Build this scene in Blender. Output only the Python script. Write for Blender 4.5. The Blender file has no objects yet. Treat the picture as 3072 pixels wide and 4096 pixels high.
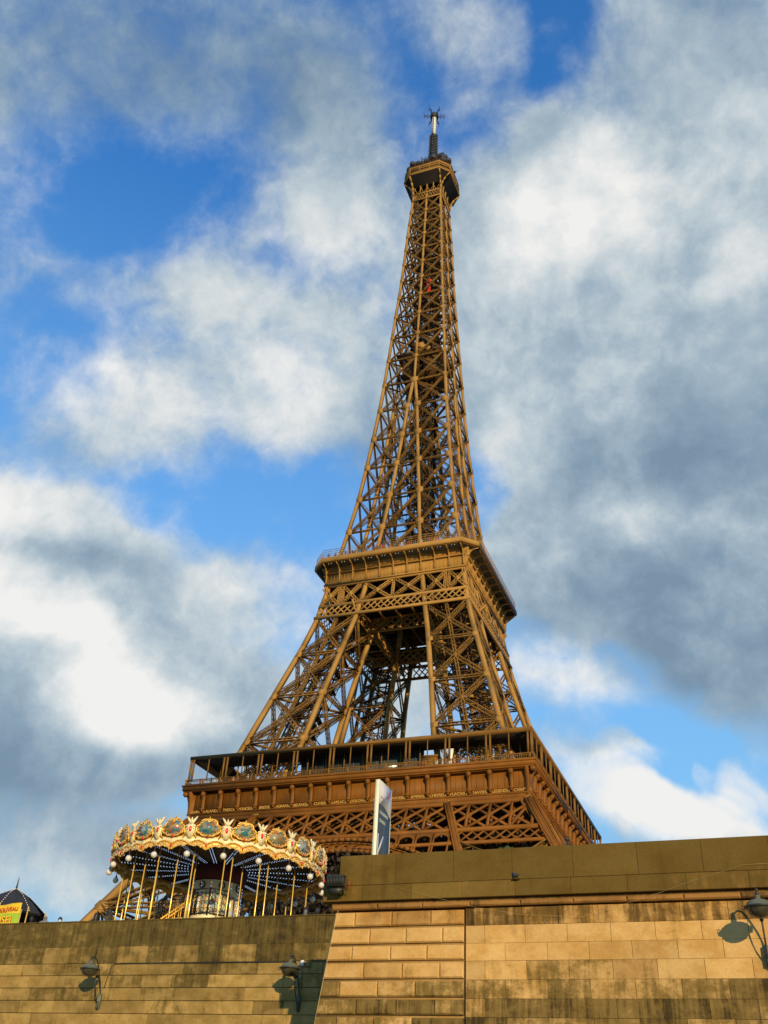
import bpy, bmesh, math, random
import numpy as np
from mathutils import Vector, Matrix, Euler
random.seed(7); rng = np.random.default_rng(7)
SC = bpy.context.scene; COL = SC.collection; PI = math.pi; R_ = math.radians
def V(*a): return Vector(a)
# ------------------------------------------------------------------ camera
CP = V(71.129, -197.157, -2.997)
CR = V(0.93492332, 0.35138311, 0.04948018)
CU = V(0.16020588, -0.5423909, 0.82470976)*0 + V(0,0,0)
CF = V(-0.31662668, 0.76311337, 0.56338754)
CU = CR.cross(CF)
cam = bpy.data.objects.new('camera', bpy.data.cameras.new('camera')); COL.objects.link(cam)
cam.matrix_world = Matrix((( CR.x, CU.x, -CF.x, CP.x),(CR.y, CU.y, -CF.y, CP.y),(CR.z, CU.z, -CF.z, CP.z),(0,0,0,1)))
cam.data.sensor_fit = 'VERTICAL'; cam.data.sensor_height = 36; cam.data.lens = 36*3812.67/4096
cam.data.clip_start = .5; cam.data.clip_end = 9000
SC.camera = cam
SC.view_settings.view_transform = 'Standard'; SC.view_settings.look = 'None'
SC.view_settings.exposure = 0; SC.view_settings.gamma = 1
# ------------------------------------------------------------------ sun
SUN = V(.68, -1, .345).normalized()
sun = bpy.data.objects.new('sun', bpy.data.lights.new('sun', 'SUN')); COL.objects.link(sun)
sun.data.energy = 4.6; sun.data.angle = R_(.5); sun.data.color = (1.0,.775,.40)
sun.rotation_euler = SUN.to_track_quat('Z', 'Y').to_euler()
# ------------------------------------------------------------------ sky: Nishita with clouds laid out by azimuth / elevation
CLOUDS= [(-48.3,56.7,14.7,4.7,19.0,0.34),(-34.3,57.9,8.1,3.8,13.0,0.28),(-17.0,61.3,3.2,2.0,-2.0,0.22),(-57.0,49.1,2.7,6.3,31.0,0.42),(-46.6,45.6,6.2,1.8,11.0,0.22),(-30.4,54.5,5.5,4.9,-10.0,0.75),(-36.9,50.1,5.0,2.9,14.0,0.25),(-26.4,49.5,4.8,6.4,6.0,0.7),(-31.3,43.7,9.0,5.5,1.0,0.5),(-36.4,39.1,12.2,4.1,0.0,0.62),(-35.1,48.0,6.9,4.3,13.0,0.25),(-43.5,37.6,5.0,2.9,7.0,0.5),(-40.0,45.0,8.8,2.1,4.0,0.38),(-24.0,39.9,4.2,5.0,4.0,0.7),(4.3,55.5,9.3,10.8,-19.0,1.1),(-4.7,50.0,9.4,6.0,-11.0,1.0),(0.7,40.9,11.3,12.6,-12.0,1.2),(-13.7,47.6,5.4,8.6,-3.0,0.9),(-10.8,39.4,7.1,9.3,-4.0,1.0),(-2.8,30.4,11.4,6.9,-7.0,1.1),(1.5,24.7,6.1,3.3,-22.0,1.0),(-5.7,29.3,10.2,4.0,-15.0,0.8),(-10.4,53.0,4.9,4.2,-6.0,0.5),(-10.1,55.7,1.8,1.0,-7.0,0.35),(-7.7,59.3,2.0,1.0,-50.0,0.3),(-15.5,59.9,3.0,3.0,-3.0,0.3),(-45.7,30.8,8.6,3.9,16.0,1.1),(-45.0,26.1,7.8,5.7,14.0,1.2),(-37.4,23.0,10.1,5.6,1.0,1.2),(-31.7,29.2,5.2,3.6,8.0,0.65),(-41.8,18.9,10.8,5.1,10.0,1.2),(-32.5,20.2,7.5,4.0,7.0,0.7),(-39.5,14.8,12.1,3.3,3.0,0.55),(-39.9,11.4,9.8,2.7,7.0,0.85),(-33.0,12.4,7.6,2.3,6.0,0.6),(-35.8,29.5,6.0,2.4,10.0,0.5),(-10.9,23.9,4.6,1.9,-19.0,1.0),(-9.7,20.7,3.4,1.5,-21.0,0.75),(-3.1,15.8,5.8,2.0,-8.0,1.3),(-8.5,18.4,3.9,1.8,-26.0,0.8),(-6.5,16.9,3.1,1.5,-11.0,0.7),(0.2,18.9,2.0,1.1,-14.0,1.1),(-0.8,17.8,1.5,0.8,-3.0,0.9),(-2.6,19.0,1.0,0.8,-3.0,0.9),(-7.2,20.5,2.1,0.8,-17.0,0.9),(-6.2,19.6,1.6,0.7,-12.0,0.8),(-4.3,20.2,1.3,0.6,-3.0,0.7),(-19.7,22.5,2.4,4.1,2.0,0.9),(-23.3,23.4,4.4,4.4,4.0,0.45),(-29.5,33.6,1.7,0.7,7.0,0.35),(-38.1,32.4,2.2,1.1,12.0,0.2),(-33.5,49.8,0.7,0.5,12.0,0.3),(-9.7,46.5,1.6,0.9,-6.0,-0.7),(-15.1,35.2,2.5,2.5,-1.0,-0.8),(-9.0,60.5,1.8,4.7,-1.0,-0.9),(-5.2,60.6,1.0,3.9,-7.0,-0.5),(-3.2,54.8,1.5,2.3,7.0,-0.5),(-16.5,55.0,2.1,1.8,-2.0,-0.4),(-31.0,47.7,4.0,1.9,-0.0,-0.55),(-49.5,47.7,7.1,3.8,24.0,-0.6),(-50.6,51.3,7.5,2.2,26.0,-0.35),(-22.7,58.1,2.3,4.1,3.0,-0.35),(-49.8,39.2,4.4,3.3,22.0,-0.5),(-36.9,34.3,6.5,1.9,-0.0,-0.7),(-32.0,36.4,4.1,1.7,-1.0,-0.5),(-7.4,21.7,8.7,2.0,-22.0,-0.75),(-3.0,19.7,6.7,2.3,-8.0,-0.6),(-28.8,33.4,4.4,3.6,7.0,-0.5)]
LIGHTS= [(-19.7,22.5,2.7,4.1,2.0,0.4),(-39.9,11.6,10.4,2.2,7.0,0.35),(-30.7,28.8,6.0,4.1,7.0,0.35),(-34.6,20.7,6.9,2.4,-2.0,0.25),(-36.3,35.8,5.5,1.6,2.0,0.2),(-10.7,36.9,4.4,5.5,-4.0,0.15),(-28.7,46.6,6.8,4.3,8.0,0.18),(-5.6,51.6,6.0,3.9,-0.0,0.75),(1.0,53.2,4.0,2.3,-16.0,0.3),(6.4,48.6,2.8,4.0,-19.0,0.4),(-13.6,49.2,3.5,4.0,-3.0,0.25),(-42.8,38.4,6.9,2.9,8.0,0.5),(-29.6,40.6,4.4,3.0,8.0,0.45),(-28.4,51.1,3.5,2.9,8.0,0.35),(-33.5,49.8,0.7,0.6,12.0,0.4),(-45.4,31.7,8.7,2.6,11.0,0.8),(-45.6,26.2,7.8,2.6,4.0,0.55),(-40.7,24.0,8.4,3.2,-11.0,0.65),(-36.3,22.1,5.3,2.4,-6.0,0.5),(-31.5,29.8,3.3,1.9,8.0,0.3),(-10.9,24.2,4.6,1.9,-16.0,0.7),(-3.4,17.0,6.6,2.3,-10.0,0.95),(-8.0,17.9,4.4,2.3,-16.0,0.7),(0.2,18.9,2.0,1.3,-14.0,0.4),(-12.2,40.0,3.3,4.4,-3.0,0.15),(-3.9,33.2,5.4,2.1,-7.0,0.2),(1.0,39.2,8.7,5.2,-12.0,-0.25),(-3.4,36.3,8.0,3.2,-8.0,-0.15),(-2.6,26.1,10.5,4.5,-15.0,-0.4),(-0.1,21.5,5.1,2.3,-15.0,-0.35),(-40.9,17.5,8.4,2.6,9.0,-0.38),(-49.4,56.4,13.7,5.4,26.0,-0.75),(0.2,30.8,5.2,2.6,-8.0,-0.1),(5.7,56.8,6.1,4.8,-21.0,-0.1),(-44.7,28.7,6.8,1.0,7.0,-0.08)]

w = bpy.data.worlds.new('World'); SC.world = w; w.use_nodes = True
nt = w.node_tree; nt.nodes.clear(); N = nt.nodes.new; L = nt.links.new
def mth(op, a, b=None, c=None, clamp=False):
    n = N('ShaderNodeMath'); n.operation = op; n.use_clamp = clamp
    for i, x in enumerate((a, b, c)):
        if x is None: continue
        if isinstance(x, (int, float)): n.inputs[i].default_value = x
        else: L(x, n.inputs[i])
    return n.outputs[0]
def noise(vec, scale, detail, rough=.55, col=False, dist=0):
    n = N('ShaderNodeTexNoise'); n.inputs['Scale'].default_value = scale; n.inputs['Detail'].default_value = detail
    n.inputs['Roughness'].default_value = rough; n.inputs['Distortion'].default_value = dist
    L(vec, n.inputs['Vector']); return n.outputs['Color' if col else 'Fac']
tc = N('ShaderNodeTexCoord').outputs['Generated']
def warp(vec, sc, amt, det):
    nc = noise(vec, sc, det, .6, True)
    s = N('ShaderNodeVectorMath'); s.operation = 'SUBTRACT'; L(nc, s.inputs[0]); s.inputs[1].default_value = (.5,.5,.5)
    m = N('ShaderNodeVectorMath'); m.operation = 'MULTIPLY_ADD'; L(s.outputs[0], m.inputs[0]); m.inputs[1].default_value = (amt,)*3; L(vec, m.inputs[2])
    return m.outputs[0]
wv = warp(warp(tc, 4.6, .15, 3), 15, .030, 3)
def field(tab, vec, base, gain=1.0):
    acc = base
    for az, el, rx, ry, rot, amp in tab:
        a, e = R_(az), R_(el)
        d = V(math.sin(a)*math.cos(e), math.cos(a)*math.cos(e), math.sin(e))
        h = V(math.cos(a), -math.sin(a), 0); v = h.cross(d); t = R_(rot)
        A = h*math.cos(t) + v*math.sin(t); B = -h*math.sin(t) + v*math.cos(t)
        eu = Matrix(((A.x,B.x,d.x),(A.y,B.y,d.y),(A.z,B.z,d.z)))
        if eu.determinant() < 0: eu = Matrix(((A.x,-B.x,d.x),(A.y,-B.y,d.y),(A.z,-B.z,d.z)))
        mp = N('ShaderNodeMapping'); mp.vector_type = 'TEXTURE'
        mp.inputs['Location'].default_value = d; mp.inputs['Rotation'].default_value = eu.to_euler()
        mp.inputs['Scale'].default_value = (math.tan(R_(rx))*1.35, math.tan(R_(ry))*1.35, .7)
        L(vec, mp.inputs['Vector'])
        g = N('ShaderNodeTexGradient'); g.gradient_type = 'SPHERICAL'; L(mp.outputs[0], g.inputs[0])
        sm = N('ShaderNodeMapRange'); sm.interpolation_type = 'SMOOTHSTEP'; L(g.outputs['Fac'], sm.inputs[0]); sm.inputs[1].default_value = 0; sm.inputs[2].default_value = .8
        acc = mth('MULTIPLY_ADD', sm.outputs[0], amp*gain, acc)
    return acc
def ramp(x, pts):
    r = N('ShaderNodeValToRGB'); L(x, r.inputs[0]); e = r.color_ramp.elements
    while len(e) > 1: e.remove(e[-1])
    e[0].position = pts[0][0]; e[0].color = (*pts[0][1], 1)
    for p, c in pts[1:]:
        k = e.new(p); k.color = (*c, 1)
    return r.outputs[0]
cv = warp(tc, 6, .05, 4); n1 = noise(cv, 4.6, 9, .56); n2 = noise(cv, 13, 10, .66); n4 = noise(cv, 36, 5, .55)
D = field(CLOUDS+[(-22,38,60,60,0,.55)], wv, -.62)
D = mth('MULTIPLY_ADD', n1, 1.7, mth('SUBTRACT', D, .86)); D = mth('MULTIPLY_ADD', n4, .7, mth('SUBTRACT', D, .35)); D = mth('MULTIPLY_ADD', n2, 1.7, mth('SUBTRACT', D, .85))
cover = N('ShaderNodeMapRange'); cover.interpolation_type = 'SMOOTHSTEP'; L(D, cover.inputs[0]); cover.inputs[1].default_value = -.58; cover.inputs[2].default_value = 1.12
cover = mth('MULTIPLY', cover.outputs[0], .97)
wv2 = warp(tc, 3.6, .10, 3)
Bf = field(LIGHTS, wv2, .46, .66)
n3 = noise(cv, 6.5, 7, .55)
Bf = mth('MULTIPLY_ADD', n3, .9, mth('SUBTRACT', Bf, .45)); Bf = mth('MULTIPLY_ADD', n2, .85, mth('SUBTRACT', Bf, .425)); Bf = mth('MULTIPLY_ADD', n4, .22, mth('SUBTRACT', Bf, .11)); Bf = mth('MULTIPLY_ADD', n1, .8, mth('SUBTRACT', Bf, .40))
thin = mth('SUBTRACT', 1.0, D)                              # thin edges of cloud pass more light
Bf = mth('MULTIPLY_ADD', mth('MAXIMUM', thin, -.5), .12, Bf)
ccol = ramp(Bf, [(0,(.195,.285,.38)),(.2,(.26,.36,.45)),(.42,(.37,.47,.55)),(.62,(.54,.62,.66)),(.82,(.74,.77,.77)),(1.0,(.90,.89,.86))])
sky = N('ShaderNodeTexSky'); sky.sky_type = 'NISHITA'; sky.sun_disc = False
sky.sun_elevation = math.asin(SUN.z); sky.sun_rotation = math.atan2(SUN.x, SUN.y); sky.air_density = 1.0; sky.dust_density = .3; sky.ozone_density = 2.5
SKY_S = .1
def vm(op, a, b):
    n = N('ShaderNodeVectorMath'); n.operation = op; L(a, n.inputs[0])
    if isinstance(b, tuple): n.inputs[1].default_value = b
    else: L(b, n.inputs[1])
    return n.outputs[0]
skc = vm('MULTIPLY', sky.outputs[0], (.50,1.75,2.9))
sepz = N('ShaderNodeSeparateXYZ'); L(tc, sepz.inputs[0])
hz_ = N('ShaderNodeMapRange'); L(sepz.outputs[2], hz_.inputs[0]); hz_.inputs[1].default_value = .80; hz_.inputs[2].default_value = .15; hz_.inputs[3].default_value = .04; hz_.inputs[4].default_value = .92
hzm = N('ShaderNodeMix'); hzm.data_type = 'RGBA'; L(hz_.outputs[0], hzm.inputs[0]); L(skc, hzm.inputs[6]); hzm.inputs[7].default_value = (2.9,5.5,7.1,1)
skc = hzm.outputs[2]
mx = N('ShaderNodeMix'); mx.data_type = 'RGBA'; L(cover, mx.inputs[0]); L(skc, mx.inputs[6]); L(vm('MULTIPLY', ccol, (1/SKY_S,)*3), mx.inputs[7])
bg = N('ShaderNodeBackground'); bg.inputs[1].default_value = SKY_S; L(mx.outputs[2], bg.inputs[0])
L(bg.outputs[0], N('ShaderNodeOutputWorld').inputs[0])
# ------------------------------------------------------------------ helpers
def tag(o, label=None, cat=None, group=None, kind=None):
    if label: o['label'] = label
    if cat: o['category'] = cat
    if group: o['group'] = group
    if kind: o['kind'] = kind
    return o
def empty(name, loc=(0,0,0), rz=0, label=None, cat=None, group=None):
    o = bpy.data.objects.new(name, None); COL.objects.link(o); o.location = loc; o.rotation_euler = (0,0,rz); o.empty_display_size = .3
    return tag(o, label, cat, group)
def link(name, me, mat, parent=None, loc=None, rz=0):
    o = bpy.data.objects.new(name, me); COL.objects.link(o)
    if mat is not None:
        me.materials.clear()
        for m in (mat if isinstance(mat, (list, tuple)) else [mat]): me.materials.append(m)
    if parent is not None: o.parent = parent
    if loc is not None: o.location = loc
    o.rotation_euler = (0,0,rz)
    return o
def dup(o, parent, rz=None, loc=None):
    c = o.copy(); COL.objects.link(c); c.parent = parent
    if rz is not None: c.rotation_euler = (0,0,rz)
    if loc is not None: c.location = loc
    return c
def dup_tree(o, parent=None):
    kids = list(o.children); c = o.copy(); COL.objects.link(c); c.parent = parent
    for k in kids: dup_tree(k, c)
    return c
class MB:
    """mesh builder: prisms are collected and built in one go"""
    def __init__(s): s.b = []; s.v = []; s.f = []; s.m = []
    def beam(s, p0, p1, w, d, n=(0,0,1)): s.b.append((*p0, *p1, w, d, *n))
    def box(s, a, b): # axis aligned
        x0,y0,z0 = a; x1,y1,z1 = b
        s.b.append(((x0+x1)/2,(y0+y1)/2,z0,(x0+x1)/2,(y0+y1)/2,z1, abs(x1-x0), abs(y1-y0), 0,-1,0))
    def poly(s, vs, fs, mi=0):
        o = len(s.v); s.v += [tuple(q) for q in vs]; s.f += [tuple(i+o for i in f) for f in fs]; s.m += [mi]*len(fs)
    def prism(s, prof, d0, d1, f):
        """closed 2-D outline prof extruded from d0 to d1; f(u,v,d) -> point"""
        n = len(prof)
        s.poly([f(u,v,d0) for u,v in prof]+[f(u,v,d1) for u,v in prof], [tuple(range(n-1,-1,-1)), tuple(range(n,2*n))]+[(i,(i+1)%n,n+(i+1)%n,n+i) for i in range(n)])
    def lathe(s, prof, n=16, c=(0,0,0), a0=0, a1=2*PI, mi=0):
        full = abs(a1-a0-2*PI) < 1e-6; k = n if full else n+1; vs = []; fs = []
        for r, z in prof:
            for i in range(k):
                a = a0+(a1-a0)*i/n; vs.append((c[0]+r*math.cos(a), c[1]+r*math.sin(a), c[2]+z))
        for j in range(len(prof)-1):
            for i in range(n):
                i2 = (i+1)%k; fs.append((j*k+i, j*k+i2, (j+1)*k+i2, (j+1)*k+i))
        s.poly(vs, fs, mi)
    def sphere(s, c, r, n=12, sq=1, mi=0):
        s.lathe([(max(1e-4, r*math.sin(PI*j/(n//2))), -sq*r*math.cos(PI*j/(n//2))) for j in range(n//2+1)], n, c, mi=mi)
    def tube(s, pts, r, n=6, mi=0):
        pts = [Vector(p) for p in pts]; vs = []; fs = []
        for i, p in enumerate(pts):
            t = (pts[min(i+1,len(pts)-1)]-pts[max(i-1,0)]).normalized()
            a = t.cross(V(0,0,1) if abs(t.z) < .9 else V(1,0,0)).normalized(); b = t.cross(a); rr = r[i] if isinstance(r, (list,tuple)) else r
            for j in range(n): vs.append(p+(a*math.cos(2*PI*j/n)+b*math.sin(2*PI*j/n))*rr)
        for i in range(len(pts)-1):
            for j in range(n): fs.append((i*n+j, i*n+(j+1)%n, (i+1)*n+(j+1)%n, (i+1)*n+j))
        fs += [tuple(range(n-1,-1,-1)), tuple((len(pts)-1)*n+j for j in range(n))]
        s.poly(vs, fs, mi)
    def mesh(s, name):
        V0 = np.zeros((0,3)); F0 = np.zeros((0,4), int)
        if s.b:
            B = np.array(s.b, float); p0, p1, w_, d_, n_ = B[:,0:3], B[:,3:6], B[:,6:7]/2, B[:,7:8]/2, B[:,8:11]
            t = p1-p0; t /= np.linalg.norm(t, axis=1, keepdims=True)+1e-12
            sd = np.cross(t, n_); l = np.linalg.norm(sd, axis=1, keepdims=True); bad = l[:,0] < 1e-4
            if bad.any(): sd[bad] = np.cross(t[bad], np.array([[1.,.3,.2]])); l = np.linalg.norm(sd, axis=1, keepdims=True)
            sd /= l; nn = np.cross(sd, t)
            cs = [(-1,-1),(1,-1),(1,1),(-1,1)]
            V0 = np.stack([p0+sd*w_*a+nn*d_*b for a,b in cs]+[p1+sd*w_*a+nn*d_*b for a,b in cs], 1).reshape(-1,3)
            q = np.array([(3,2,1,0),(4,5,6,7),(0,1,5,4),(1,2,6,5),(2,3,7,6),(3,0,4,7)])
            F0 = (q[None]+8*np.arange(len(B))[:,None,None]).reshape(-1,4)
        me = bpy.data.meshes.new(name)
        nv = len(V0); allv = np.vstack([V0, np.array(s.v, float).reshape(-1,3)])
        lens = np.concatenate([np.full(len(F0),4,int), np.array([len(f) for f in s.f], int)]) if s.f else np.full(len(F0),4,int)
        loops = np.concatenate([F0.ravel()]+[np.array(f)+nv for f in s.f]) if s.f else F0.ravel()
        me.vertices.add(len(allv)); me.vertices.foreach_set('co', allv.astype(np.float32).ravel())
        me.loops.add(len(loops)); me.loops.foreach_set('vertex_index', loops.astype(np.int32))
        me.polygons.add(len(lens)); st = np.concatenate([[0], np.cumsum(lens)[:-1]])
        me.polygons.foreach_set('loop_start', st.astype(np.int32))
        me.polygons.foreach_set('material_index', np.array([0]*len(F0)+s.m, np.int32))
        me.update(calc_edges=True); me.validate()
        return me
    def obj(s, name, mat, parent=None, loc=None, rz=0, smooth=False):
        me = s.mesh(name)
        if smooth: me.polygons.foreach_set('use_smooth', [True]*len(me.polygons))
        return link(name, me, mat, parent, loc, rz)
def clean(o, weld=1e-4):
    bm = bmesh.new(); bm.from_mesh(o.data); bmesh.ops.remove_doubles(bm, verts=bm.verts, dist=weld); bmesh.ops.recalc_face_normals(bm, faces=bm.faces); bm.to_mesh(o.data); bm.free(); return o
def eval_mesh(o):
    dg = bpy.context.evaluated_depsgraph_get(); me = bpy.data.meshes.new_from_object(o.evaluated_get(dg)); bpy.data.objects.remove(o); return me
def text_mesh(s, size, depth=.01, align='CENTER', bold=0, space=1.0):
    cu = bpy.data.curves.new('t', 'FONT'); cu.body = s; cu.size = size; cu.extrude = depth; cu.align_x = align; cu.offset = bold; cu.space_character = space; cu.resolution_u = 3
    o = bpy.data.objects.new('t', cu); COL.objects.link(o); return eval_mesh(o)
# ------------------------------------------------------------------ materials
def mat(name, col, rough=.6, metal=0, var=.12, scale=.5, detail=5, spec=.4, bump=0, col2=None, emit=0, alpha=None, coat=0, sc3=None):
    m = bpy.data.materials.new(name); m.use_nodes = True; nt = m.node_tree; b = nt.nodes['Principled BSDF']
    b.inputs['Roughness'].default_value = rough; b.inputs['Metallic'].default_value = metal; b.inputs['Specular IOR Level'].default_value = spec
    b.inputs['Coat Weight'].default_value = coat
    t = nt.nodes.new('ShaderNodeTexCoord'); n = nt.nodes.new('ShaderNodeTexNoise'); n.inputs['Scale'].default_value = scale; n.inputs['Detail'].default_value = detail
    src = t.outputs['Object']
    if sc3:
        mp = nt.nodes.new('ShaderNodeMapping'); mp.inputs['Scale'].default_value = sc3; nt.links.new(src, mp.inputs[0]); src = mp.outputs[0]
    nt.links.new(src, n.inputs['Vector'])
    r = nt.nodes.new('ShaderNodeValToRGB'); nt.links.new(n.outputs['Fac'], r.inputs[0])
    c2 = col2 or tuple(min(1, x*(1+var)) for x in col); c1 = tuple(x*(1-var) for x in col) if not col2 else col
    r.color_ramp.elements[0].position = .35; r.color_ramp.elements[1].position = .65
    r.color_ramp.elements[0].color = (*c1,1); r.color_ramp.elements[1].color = (*c2,1)
    nt.links.new(r.outputs[0], b.inputs['Base Color'])
    if bump:
        bp = nt.nodes.new('ShaderNodeBump'); bp.inputs['Strength'].default_value = bump; bp.inputs['Distance'].default_value = .02
        nt.links.new(n.outputs['Fac'], bp.inputs['Height']); nt.links.new(bp.outputs[0], b.inputs['Normal'])
    if emit:
        nt.links.new(r.outputs[0], b.inputs['Emission Color']); b.inputs['Emission Strength'].default_value = emit
    return m
M = {}
M['iron'] = mat('iron_paint', (.34,.178,.042), .62, 0, .14, .25, 6, .2)
M['iron_low'] = mat('iron_paint_reddish', (.185,.068,.008), .62, 0, .22, .25, 6, .2)
M['iron_mid'] = mat('iron_paint_brown', (.185,.09,.018), .65, 0, .15, .3, 6, .2)
M['brace'] = mat('iron_bracing_shaded', (.20,.102,.022), .7, 0, .25, .3, 6, .15)  # bracing tone lowered to hold the small shadows of open lacing
M['iron_in'] = mat('iron_inner_shaded', (.085,.045,.018), .7, 0, .2, .3, 6, .15)  # darker copy of the iron paint, interior shadow put into the colour
M['soffit_shade'] = mat('shaded_soffit', (.016,.011,.008), .8, 0, .2, .3)  # near-black base: shade under floors and canopy painted into the colour
M['steel'] = mat('galvanised', (.55,.55,.5), .4, .3, .1, 2)
M['white'] = mat('white_paint', (.75,.73,.68), .5, 0, .05, 2)
M['dark'] = mat('dark_equipment', (.035,.035,.04), .6, 0, .3, 3)
M['red_net'] = mat('red_netting', (.7,.03,.02), .8, 0, .2, 3)
M['gold_letter'] = mat('gold_letters', (.50,.27,.05), .5, .1, .1, 3)
M['glass'] = mat('dark_glass', (.04,.06,.07), .15, 0, .2, .4, spec=.5)
M['winlit'] = mat('cream_frames', (.5,.36,.16), .5, 0, .1, 1)
# ================================================================== THE IRON TOWER
tower = empty('iron_lattice_tower', (0,0,0), 0, 'huge brown iron lattice tower rising behind the stone quay wall', 'tower')
PZ=[-10,0,50.8,57,66.5,93.6,101.2,111,122,138,149,159,170,181,197,208,218,228,250,268,290]
PH=[67.5,62.2,34.6,31.7,28.6,20.7,18.8,17.2,15.35,13.1,12,11.1,10.15,9.4,8.5,7.9,7.3,6.8,5.95,5.05,4.3]
IZ=[-10,0,50.8,57,66.75,79,91,101,110,122,127.3,138,149,159,169.7,179.6]
II=[41.2,37.5,18.7,16.5,13.8,11.9,9.9,7.9,6.5,4.85,4.4,3.5,2.5,1.75,.95,.3]
def ho(z): return float(np.interp(z, PZ, PH))
def hi(z): return float(np.interp(z, IZ, II))
def A3(p): return np.array(p, float)
def truss(mb, p0, p1, n, w, d, t, pitch, off=0., lt=.13):
    """box lattice member: four chords and zig-zag lacing on its two wide faces"""
    p0 = A3(p0); p1 = A3(p1); n = A3(n); n = n/np.linalg.norm(n); p0 = p0+n*off; p1 = p1+n*off
    L_ = np.linalg.norm(p1-p0); tt = (p1-p0)/L_; s = np.cross(tt, n); s /= np.linalg.norm(s); n = np.cross(s, tt)
    for a in (-1,1):
        for b in (-1,1):
            o = s*a*(w-t)/2+n*b*(d-t)/2; mb.beam(p0+o, p1+o, t, t, n)
    k = max(2, int(round(L_/pitch)))
    for b in (-1,1):
        for i in range(k):
            a = 1 if (i+(b>0))%2 else -1; u = w/2-t*.7
            mb.beam(p0+tt*L_*i/k+s*a*u+n*b*(d/2-t*.45), p0+tt*L_*(i+1)/k-s*a*u+n*b*(d/2-t*.45), lt, lt*.5, n)
def gusset(mb, P, e, up, n, w, h, fins=3):
    P = A3(P); e = A3(e); up = A3(up)/np.linalg.norm(up); n = A3(n)
    mb.beam(P-up*h/2, P+up*h/2, w*.66, .14, n); mb.beam(P-up*h*.3, P+up*h*.3, w*.9, .11, n)
    for k in range(fins):
        q = P+up*h*(.36*(k-(fins-1)/2)); mb.beam(q-e*w*.5, q+e*w*.5, .10, .17, n)
def face_pts(zs, fa, fb): return [(A3(fa(z)), A3(fb(z))) for z in zs]
def lattice_face(mb, zs, fa, fb, n, w, d, t, pitch, mid=False, horiz=True, gw=0, lt=.13, star=True):
    """X-braced face between two edge curves fa(z), fb(z)"""
    n = A3(n); P = face_pts(zs, fa, fb)
    for (a0,b0),(a1,b1) in zip(P, P[1:]):
        truss(mb, a0, b1, n, w, d, t, pitch, .02, lt); truss(mb, b0, a1, n, w, d, t, pitch, -.02, lt)
        # crossing point of the two diagonals
        wa = np.linalg.norm(b0-a0); wb = np.linalg.norm(b1-a1); k = wa/(wa+wb); X = a0+(b1-a0)*k
        if star and gw: gusset(mb, X+n*d*.5, (b0-a0)/wa, (a1+b1-a0-b0), n, gw*.62, gw*.62, 0)
        if mid: truss(mb, (a0+b0)/2, (a1+b1)/2, n, w*.8, d*.8, t, pitch, -.06, lt)
    if horiz:
        for a,b in P[1:-1] if horiz == 1 else P: truss(mb, a, b, n, w*.8, d*.75, t, pitch, .05, lt)
def leg_part(name, zs, cw, w, d, t, pitch, gw, mid, lt, inner=True, zc=None):
    """one four-cornered leg in the +x / -y quadrant, then turned to the other three"""
    c = MB(); b = MB(); zf = zc or zs
    fs = {'A': lambda z: (ho(z)-cw/2, -ho(z)+cw/2, z), 'B': lambda z: (hi(z)+cw/2, -ho(z)+cw/2, z), 'C': lambda z: (hi(z)+cw/2, -hi(z)-cw/2, z), 'D': lambda z: (ho(z)-cw/2, -hi(z)-cw/2, z)}
    for k, f in fs.items():
        for z0, z1 in zip(zf, zf[1:]): c.beam(f(z0), f(z1), cw, cw, (0,-1,0))
    for (p,q,n,m_) in (('B','A',(0,-1,0),1),('D','A',(1,0,0),1),('B','C',(-1,0,0),0),('C','D',(0,1,0),0)):
        n = A3(n); o = n*cw*.3
        lattice_face(b, zs, lambda z: A3(fs[p](z))+o*0, lambda z: A3(fs[q](z)), n, w, d, t, pitch, mid and m_, True, gw, lt)
        if gw:
            for z in zs[1:-1]:
                for kk in (p,q):
                    P = A3(fs[kk](z)); e = A3(fs[q](z))-A3(fs[p](z)); e /= np.linalg.norm(e)
                    sgn = 1 if kk == p else -1
                    gusset(c, P+n*cw*.47+e*sgn*gw*.2, e, A3(fs[kk](z+1))-A3(fs[kk](z)), n, gw, gw*.8)
    # horizontal diaphragms
    for z in zs[1:-1]:
        a,b2,c2,d2 = (A3(fs[k](z)) for k in 'ABCD'); truss(b, a, c2, (0,0,1), w*.6, d*.5, t, pitch*1.5, 0, lt); truss(b, b2, d2, (0,0,1), w*.6, d*.5, t, pitch*1.5, .1, lt)
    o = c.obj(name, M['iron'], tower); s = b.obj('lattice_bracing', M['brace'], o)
    return o, s, fs
def four(o, subs=()):
    for k in (1,2,3):
        c = dup(o, o.parent, k*PI/2)
        for s in subs: dup(s, c)
# --- legs up to the first floor
zA = [-8,2,12.5,23,33,42.2]
legA, brA, fA = leg_part('lower_leg', zA, 1.25, 1.2, 1.0, .26, 1.5, 2.8, False, .14, zc=[-8,50.8,57])
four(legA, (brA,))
# --- legs between first and second floor
zB = [57.4,68.6,79.9,91.1,101.2]
legB, brB, fB = leg_part('middle_leg', zB, .95, .9, .75, .17, 1.1, 1.6, True, .09, zc=[57,66.6,79,93.6,101.2,105,110.6,116])
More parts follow.
